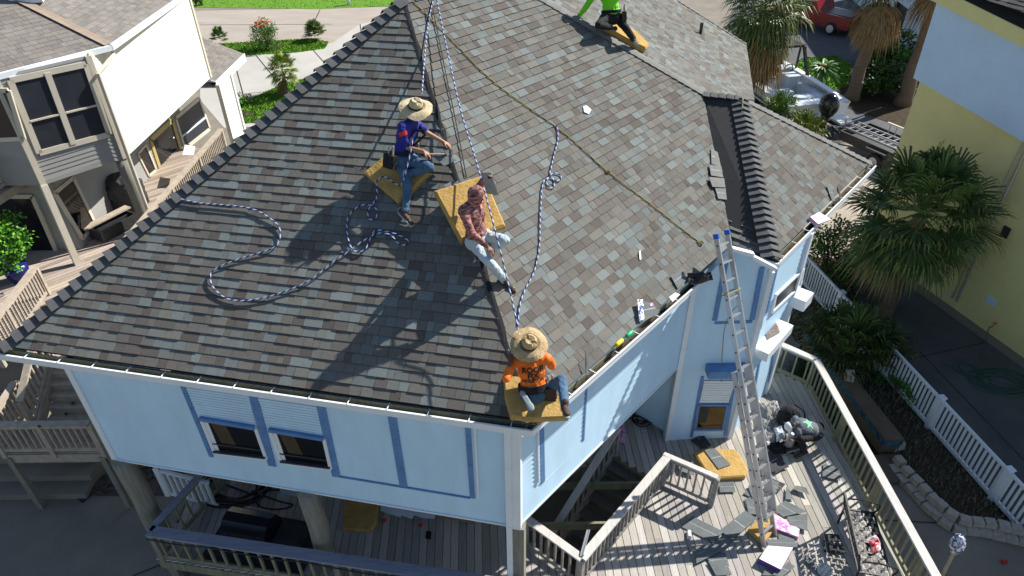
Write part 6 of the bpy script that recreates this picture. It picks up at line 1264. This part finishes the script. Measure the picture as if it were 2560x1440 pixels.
# held shingle
q0, u_, v_ = camo_p['wrR'] + (camo_p['hdR'] - camo_p['wrR']) * .9, None, None
P = [reach(q0, 1202, 432, .12), q0 + V3((.03, 0, .03)), reach(q0, 1246, 488, .33), reach(q0, 1216, 484, .3)]; mb = MB(); nn = (P[2] - P[0]).cross(P[1] - P[3]).normalized(); mb.prism(P, nn * .006); one(mb, 'held_shingle', 'felt', 'dark shingle held up in the raised hand of the camouflage worker', 'shingle')
# crumpled sheets
def crumple(label, px, pl, m, name, cat, h=.12, seed=0, lift=.02, n=22):
    P = [hit(x, y, pl) for x, y in px]; nn = V3(pl[1]); mb = MB(); g = []
    for i in range(n + 1):
        row = []
        for j in range(n + 1):
            a, b = i / n, j / n; p = lerp(lerp(P[0], P[1], a), lerp(P[3], P[2], a), b); e = min(1, 6 * min(a, 1 - a, b, 1 - b)); k = abs(noise.noise(p * 4 + V3((seed, 0, 0)))) + .5 * abs(noise.noise(p * 13 + V3((seed, 3, 0)))); p = p + V3((noise.noise(p * 3), noise.noise(p * 3 + V3((5, 5, 5))), 0)) * .08; row.append(p + nn * (lift + h * k * (.3 + .7 * e)))
        g.append(row)
    for i in range(n):
        for j in range(n): mb.face([g[i][j], g[i + 1][j], g[i + 1][j + 1], g[i][j + 1]])
    o = mb.build(name, m); s_ = o.modifiers.new('s', 'SOLIDIFY'); s_.thickness = .006; return tag(o, label, cat)
crumple('crumpled silver grey tarpaulin on the deck beside the bay corner', [(1893, 1012), (1945, 1002), (1968, 1112), (1912, 1124)], D0, 'tarp', 'tarpaulin', 'tarp', .22, 1)
crumple('blue printed white plastic sack on the silver tarpaulin', [(1932, 1074), (1950, 1070), (1956, 1100), (1938, 1108)], (V3((0, 0, .1)), SU), mat('printed_sack', (.7, .74, .8), .4, col2=(.12, .25, .45), scale=20, soft=.05, thr=.6), 'plastic_sack', 'sack', .15, 2)
crumple('black sheeting spread at the foot of the silver tarpaulin', [(1905, 1108), (1965, 1108), (1985, 1140), (1930, 1140)], D0, 'blackc', 'black_sheeting', 'sheeting', .15, 3)
crumple('black flap of underlayment curled over the gutter beside the ladder', [(1712, 690), (1770, 684), (1782, 708), (1716, 716)], PR, 'felt', 'underlayment_flap', 'flap', .22, 4, lift=.05)
crumple('flattened grey leaves on the white shutter box', [(1912, 812), (1944, 800), (1950, 830), (1920, 850)], (hit(1884, 868, PBF) + V3((0, 0, .012)), SU), mat('nest_grey', (.2, .17, .15), .9), 'leaf_litter', 'leaves', .05, 5, lift=.0)
# backpack
b_ = at(1972, 1040, .22); bp_ = thing('backpack', (b_.x, b_.y, 0), 'black backpack standing on the deck behind the crouching worker', 'backpack'); mb = MB(); mb.ell(b_, V3((.24, .06, 0)), V3((-.05, .18, 0)), V3((0, 0, .26))); mb.ell(b_ + V3((-.04, -.14, -.06)), V3((.17, .03, 0)), V3((0, .09, 0)), V3((0, 0, .15))); solid(mb, 'bag', 'blackc', bp_, .015, 3, .01, 8, 2)
mb = MB(); mb.tube(smooth([b_ + V3((.1, .1, .24)), b_ + V3((.3, .02, .1)), b_ + V3((.34, -.05, -.15)), b_ + V3((.2, -.1, -.2))]), .016, 6); mb.build('strap', 'blackc', bp_); mb = MB(); mb.tube(smooth([b_ + V3((-.18, -.2, .02)), b_ + V3((-.05, -.245, .05)), b_ + V3((.1, -.22, .02))]), .006, 5); mb.build('zip', 'alu', bp_)
# lattice bench
B0, B1_, B2_ = at(2110, 1272, .42), at(2190, 1284, .42), at(2150, 1440, .42); bx, by = (B1_ - B0).normalized(), V3((0, 0, 0)); by = V3((bx.y, -bx.x, 0)); by.normalize(); BW_, BL = .5, 1.25
bn = thing('lattice_bench', (B0.x, B0.y, 0), 'black metal garden bench with pierced leaf pattern seat beside the long railing', 'bench'); Bf = lambda x, y, z=.42: V3((B0.x, B0.y, 0)) + bx * x + by * y + V3((0, 0, z))
def lattice(mb, o, X, Y, w_, l_, st=.105, r=.011):
    rr = random.Random(4); nrm_ = X.cross(Y).normalized(); i = 0
    y = st / 2
    while y < l_:
        x = st / 2 + (st / 2 if i % 2 else 0)
        while x < w_:
            c = o + X * x + Y * y; a = rr.choice((45, -45)) + rr.uniform(-12, 12); d = X * math.cos(math.radians(a)) + Y * math.sin(math.radians(a)); e = nrm_.cross(d); mb.prism([c - d * .062, c - d * .02 - e * .03, c + d * .03 - e * .026, c + d * .062, c + d * .03 + e * .026, c - d * .02 + e * .03], nrm_ * .006); mb.bar(c - e * .06, c + e * .06, .013, .006, up=nrm_); x += st
        y += st; i += 1
mb = MB(); lattice(mb, Bf(0, 0), bx, by, BW_, BL); mb.build('seat', 'black', bn)
mb = MB()
for a, b in ((Bf(0, 0), Bf(BW_, 0)), (Bf(0, BL), Bf(BW_, BL)), (Bf(0, 0), Bf(0, BL)), (Bf(BW_, 0), Bf(BW_, BL))): mb.bar(a, b, .03, .03)
mb.build('seat_frame', 'black', bn)
bo, bu = Bf(0, 0, .45), (V3((0, 0, 1)) - bx * .25).normalized(); mb = MB(); lattice(mb, bo, by, bu, BL, .42); 
for a, b in ((bo, bo + bu * .42), (bo + by * BL, bo + by * BL + bu * .42), (bo + bu * .42, bo + bu * .42 + by * BL)): mb.bar(a, b, .03, .03)
mb.build('backrest', 'black', bn)
for x, y in ((0, 0), (BW_, 0), (0, BL), (BW_, BL)): mb = MB(); mb.bar(Bf(x, y, .41), Bf(x, y, .003), .028, .028, up=bx); mb.build('leg', 'black', bn)
for y in (0, BL): mb = MB(); mb.tube(smooth([Bf(0, y, .7), Bf(.25, y, .72), Bf(BW_ + .02, y, .66), Bf(BW_ + .04, y, .55), Bf(BW_, y, .43)]), .015, 8); mb.build('armrest', 'black', bn)
crumple('red and white crumpled bag lying on the lattice bench', [(2160, 1350), (2190, 1345), (2198, 1378), (2172, 1385)], (V3((0, 0, .43)), SU), mat('red_bag', (.6, .02, .015), .4, col2=(.75, .72, .75), scale=9, soft=.06), 'snack_bag', 'bag', .14, 6)
# cans, bottles, small litter
def can(p, lb, m='red', r=.033, h=.12, lying=None, name='drink_can', cat='can', body=None):
    t = thing(name, tuple(p), lb, cat); d = V3(lying).normalized() if lying else SU; p = p + (V3((0, 0, r)) if lying else V3((0, 0, 0))); mb = MB(); mb.tube([p, p + d * h * .06, p + d * h * .92, p + d * h], [r * .85, r, r, r * .8], 14); mb.build('body', m, t, smooth=True); mb = MB(); mb.tube([p + d * h, p + d * h * 1.02], r * .75, 12); mb.build('lid', 'alu', t)
can(at(961, 1303, 0), 'red drink can on the shaded deck nearer the brown foam'); can(at(1052, 1315, 0), 'red drink can on the shaded deck nearer the wooden crate'); can(at(2503, 1408, GZ), 'red drink can lying on the patio at the lower right', lying=(1, .2, 0))
can(hit(1540, 868, PR, .05), 'yellow plastic bottle lying in the right gutter', 'yel', .035, .16, (dB.x, dB.y, .0), 'bottle', 'bottle'); can(hit(1566, 846, PR, .05), 'green plastic bottle lying in the right gutter beside the yellow one', 'green', .035, .16, (dB.x, dB.y, 0), 'bottle', 'bottle')
can(at(1722, 1350, 0), 'crushed white plastic bottle on the deck below the crossing shingles', 'paper', .04, .16, (.2, 1, 0), 'bottle', 'bottle')
mb = MB(); c = at(1812, 1440, .02); mb.tube([at(2062, 1426, .003), at(2062, 1426, .1)], [.1, .12], 16); one(mb, 'plastic_tub', mat('cloudy_plastic', (.3, .33, .34)), 'cloudy plastic tub at the bottom edge of the deck', 'tub')
# foil wrapped torch
tp = at(2388, 1375, .5); tch = thing('garden_torch', (tp.x, tp.y, GZ), 'pale pole with its head wrapped in crumpled foil at the lower right', 'torch'); mb = MB(); mb.tube([V3((tp.x - .12, tp.y - .25, GZ)), tp], .03, 10); mb.build('pole', 'tanwood', tch)
mb = MB(); mb.ell(tp + V3((.02, .04, .1)), V3((.1, 0, 0)), V3((0, .1, 0)), V3((.02, .04, .17))); solid(mb, 'foil_wrap', 'foil', tch, .018, 1, .03, 14, 3)
# gutter metal scrap leaning at the stairwell corner
a, b = at(1452, 1392, RH), at(1470, 1325, RH + .1); mb = MB(); mb.bar(a + V3((0, 0, .01)), b, .04, .012); mb.bar(a + V3((.03, 0, .01)), b + V3((.03, 0, 0)), .012, .04); one(mb, 'metal_angle', 'alu', 'short bright metal angle lying at the corner of the stairwell railing', 'metal strip')
# under the house
ga_ = at(632, 1330, .3); gr_ = thing('barbecue_grill', (ga_.x, ga_.y, 0), 'black barbecue with rounded lid on the shaded deck under the house', 'grill'); X_, Y_ = -hL.cross(SU).normalized(), -hL; X_ = dA * -1
mb = MB(); pr = [(-.28, 0), (.28, 0), (.28, .12), (.2, .3), (.05, .38), (-.12, .36), (-.25, .22), (-.28, .1)]; g0 = V3((ga_.x, ga_.y, .35)); mb.prism([g0 + Y_ * y + V3((0, 0, z)) - X_ * .42 for y, z in pr], X_ * .84); mb.build('lid', mat('grill_black', (.012, .012, .02), .2, var=.1), gr_)
mb = MB(); mb.obox(g0 + V3((0, 0, -.12)), X_ * .44, Y_ * .3, V3((0, 0, .11))); mb.build('firebox', 'black', gr_); mb = MB(); mb.obox(g0 + X_ * .72 + V3((0, 0, .0)), X_ * .26, Y_ * .27, V3((0, 0, .02))); mb.build('side_shelf', 'felt', gr_)
for x in (-.4, .4):
    for y in (-.24, .24): mb = MB(); mb.bar(g0 + X_ * x + Y_ * y + V3((0, 0, -.2)), V3(((g0 + X_ * x + Y_ * y).x, (g0 + X_ * x + Y_ * y).y, .04)), .03, .03, up=X_); mb.build('leg', 'black', gr_)
mb = MB(); mb.tube(smooth([g0 - X_ * .25 + V3((0, 0, .2)) - Y_ * -.3, g0 + X_ * .25 + V3((0, 0, .2)) + Y_ * .3]), .012, 6); mb.build('handle', 'alu', gr_)
mb = MB(); mb.obox(V3((ga_.x, ga_.y, .036)) + X_ * .15, X_ * .95, Y_ * .55, V3((0, 0, .006))); one(mb, 'grill_mat', 'felt', 'dark mat under the black barbecue', 'mat')
def coilrope(lb, c, r0, r1, turns, m, rad, name='hose', cat='hose', seed=0, zz=.02, st=(1, 1)):
    rr = random.Random(seed); P = []
    for k in range(turns * 12): a = k * math.pi / 6; rad_ = lerp(r0, r1, k / (turns * 12)) * rr.uniform(.93, 1.07); P.append(V3((c.x + rad_ * math.cos(a) * st[0] + .05 * math.sin(k * .31), c.y + rad_ * math.sin(a) * st[1] + .05 * math.cos(k * .23), c.z + rad + zz * (k / 12 % 3)))) 
    P += [P[-1] + V3((-.3, .1, -P[-1].z + c.z + rad)), P[-1] + V3((-.9, .35, -P[-1].z + c.z + rad))]; mb = MB(); mb.tube(smooth(P, 3), rad, 7); return one(mb, name, m, lb, cat, smooth=True)
coilrope('black hose coiled on the shaded deck behind the barbecue', at(590, 1218, 0), .3, .62, 6, 'black', .02, seed=1, st=(1.25, .8)); coilrope('loose loop of black hose reaching toward the pile under the house', at(690, 1250, 0), .3, .36, 1, 'black', .016, seed=2, st=(1.3, .6))
coilrope('tangled green garden hose on the shaded side yard below the yellow wall', at(2500, 955, GZ), .25, .75, 6, 'hose', .013, seed=3, st=(1.1, .7)); coilrope('small loose coil of green hose nearer the white fence', at(2420, 925, GZ), .2, .34, 2, 'hose', .013, seed=4)
p = hit(2492, 808, PY); mb = MB(); mb.tube(smooth([p + nY * .06, p + nY * .14 + V3((0, 0, -.1)), V3((p.x, p.y, GZ + .28)) + nY * .2, at(2455, 900, GZ + .01), at(2470, 935, GZ + .01)]), .013, 7); one(mb, 'supply_hose', 'hose', 'green hose hanging from the tap on the yellow wall', 'hose', smooth=True); mb = MB(); mb.cap(p, p + nY * .09, .02, .025); mb.ell(p + nY * .1 + V3((0, 0, .03)), V3((.03, 0, 0)), V3((0, .03, 0)), V3((0, 0, .01))); one(mb, 'wall_tap', 'flower', 'small orange tap on the yellow wall above the green hose', 'tap')
coilrope('orange extension cord coiled on the deck under the overhang', at(1600, 1050, 0), .1, .2, 4, 'leather', .012, seed=5)
a, b, c_, d_ = [at(x, y, .3) for x, y in ((700, 1205), (800, 1222), (800, 1245), (700, 1232))]; wt_ = thing('plastic_table', (a.x, a.y, 0), 'low pale plastic table half hidden behind the wooden pile', 'table'); mb = MB(); mb.prism([a, b, c_, d_], (0, 0, -.05)); mb.build('table_top', 'vinyl', wt_)
for q in (a, b, c_, d_): mb = MB(); k = lerp(q, (a + b + c_ + d_) / 4, .12); mb.bar(k - V3((0, 0, .05)), V3((k.x, k.y, .003)), .04, .04, up=(1, 0, 0)); mb.build('leg', 'vinyl', wt_)
for i, (q, lb) in enumerate((([(950, 1258), (1010, 1266), (1002, 1294), (952, 1278)], 'white siding panel lying lowest under the front wall'), ([(955, 1252), (1045, 1272), (1030, 1298), (985, 1282)], 'white siding panel crossing over the lowest one'), ([(1010, 1264), (1058, 1276), (1048, 1292), (1020, 1284)], 'short white siding panel on top of the pile'), ([(1046, 1276), (1090, 1284), (1086, 1297), (1050, 1294)], 'white siding panel at the right of the pile'))): scrap(lb, q, D0, .02 + .03 * i, 'white2', .012, 'siding_panel', 'panel', 'siding panels under the front wall', stripe=False)
cr_ = thing('wooden_crate', tuple(at(1140, 1300, 0)), 'reddish wooden crate frame just under the front wall edge', 'crate'); c0 = [at(x, y, .0) for x, y in ((1095, 1290), (1182, 1310), (1184, 1280), (1100, 1262))]; 
for z in (.05, .16, .27):
    for i in range(4): mb = MB(); mb.bar(c0[i] + V3((0, 0, z)), c0[(i + 1) % 4] + V3((0, 0, z)), .02, .07); mb.build('slat', 'redwood', cr_)
scrap('small black box lid on the shaded deck', [(1065, 1328), (1078, 1329), (1077, 1349), (1064, 1347)], D0, .02, 'black', name='box_lid', cat='lid', stripe=False)
# neighbour's deck things
q = at(328, 520, ZD); gc = thing('covered_grill', tuple(q), 'grill under a grey and black cover on the neighbour deck beside the round pile', 'grill'); mb = MB(); mb.prism([q + V3((-.4, -.35, .02)), q + V3((.4, -.35, .02)), q + V3((.4, .35, .02)), q + V3((-.4, .35, .02))], (0, 0, .75)); mb.ell(q + V3((0, 0, .85)), V3((.42, 0, 0)), V3((0, .36, 0)), V3((0, 0, .25))); solid(mb, 'cover', mat('grill_cover', (.05, .052, .055), .6, var=.3), gc, .03, 6, .02, 5, 1)
q = at(288, 578, ZD); rz = 62; X_, Y_ = unit(rz), unit(rz + 90); pl_ = thing('planter_box', tuple(q), 'dark metal tray box on the neighbour deck with boards across it', 'box'); mb = MB(); mb.obox(q + V3((0, 0, .15)), X_ * .55, Y_ * .02, V3((0, 0, .14))); 
for (o_, a, b) in ((Y_ * .3, X_ * .55, Y_ * .02), (Y_ * -.3, X_ * .55, Y_ * .02), (X_ * .55, X_ * .02, Y_ * .3), (X_ * -.55, X_ * .02, Y_ * .3)): mb.obox(q + V3((0, 0, .2)) + o_, a, b, V3((0, 0, .15)))
mb.obox(q + V3((0, 0, .06)), X_ * .54, Y_ * .29, V3((0, 0, .01))); mb.build('box', 'steel', pl_)
mb = MB(); mb.obox(q + V3((0, 0, .37)) + Y_ * .2, X_ * .7, Y_ * .12, V3((0, 0, .02))); one(mb, 'loose_plank', 'tanwood', 'pale plank lying on the dark tray box', 'plank')
scrap('white paper hanging on the walkway railing of the beige house', [(462, 362), (488, 366), (484, 388), (456, 388)], (V3((0, 0, ZD + RH)), SU), .02, 'paper', name='paper_sheet', cat='paper', stripe=False)
for i, (x, y) in enumerate(((182, 1008), (165, 1035), (98, 1066))): scrap(('small dark leaf on the third stair', 'small dark leaf on the lower stair', 'small dark leaf on the landing rail')[i], [(x - 6, y), (x, y - 4), (x + 6, y), (x, y + 4)], PFT((.62, .47, ZL + RH)[i]), .02, 'felt', name='leaf', cat='leaf', stripe=False)
scrap('dark shingle scrap on the shaded concrete beside the rock bed', [(190, 1246), (214, 1228), (230, 1238), (206, 1258)], PFT(GZ), .012, 'felt', seed=9, stripe=False)

mb = MB(); a, b = fl + V3((0, -.13, -.06)), fc + V3((0, -.13, -.06)); mb.tube(smooth([lerp(a, b, k / 12) + V3((0, 0, -.03 * math.sin(k * 2.1))) for k in range(13)]), .012, 6)
one(mb, 'power_cable', 'black', 'black cable running along the outside of the shaded front railing', 'cable')
for o in sc.objects:
    if '_o' in o: del o['_o']
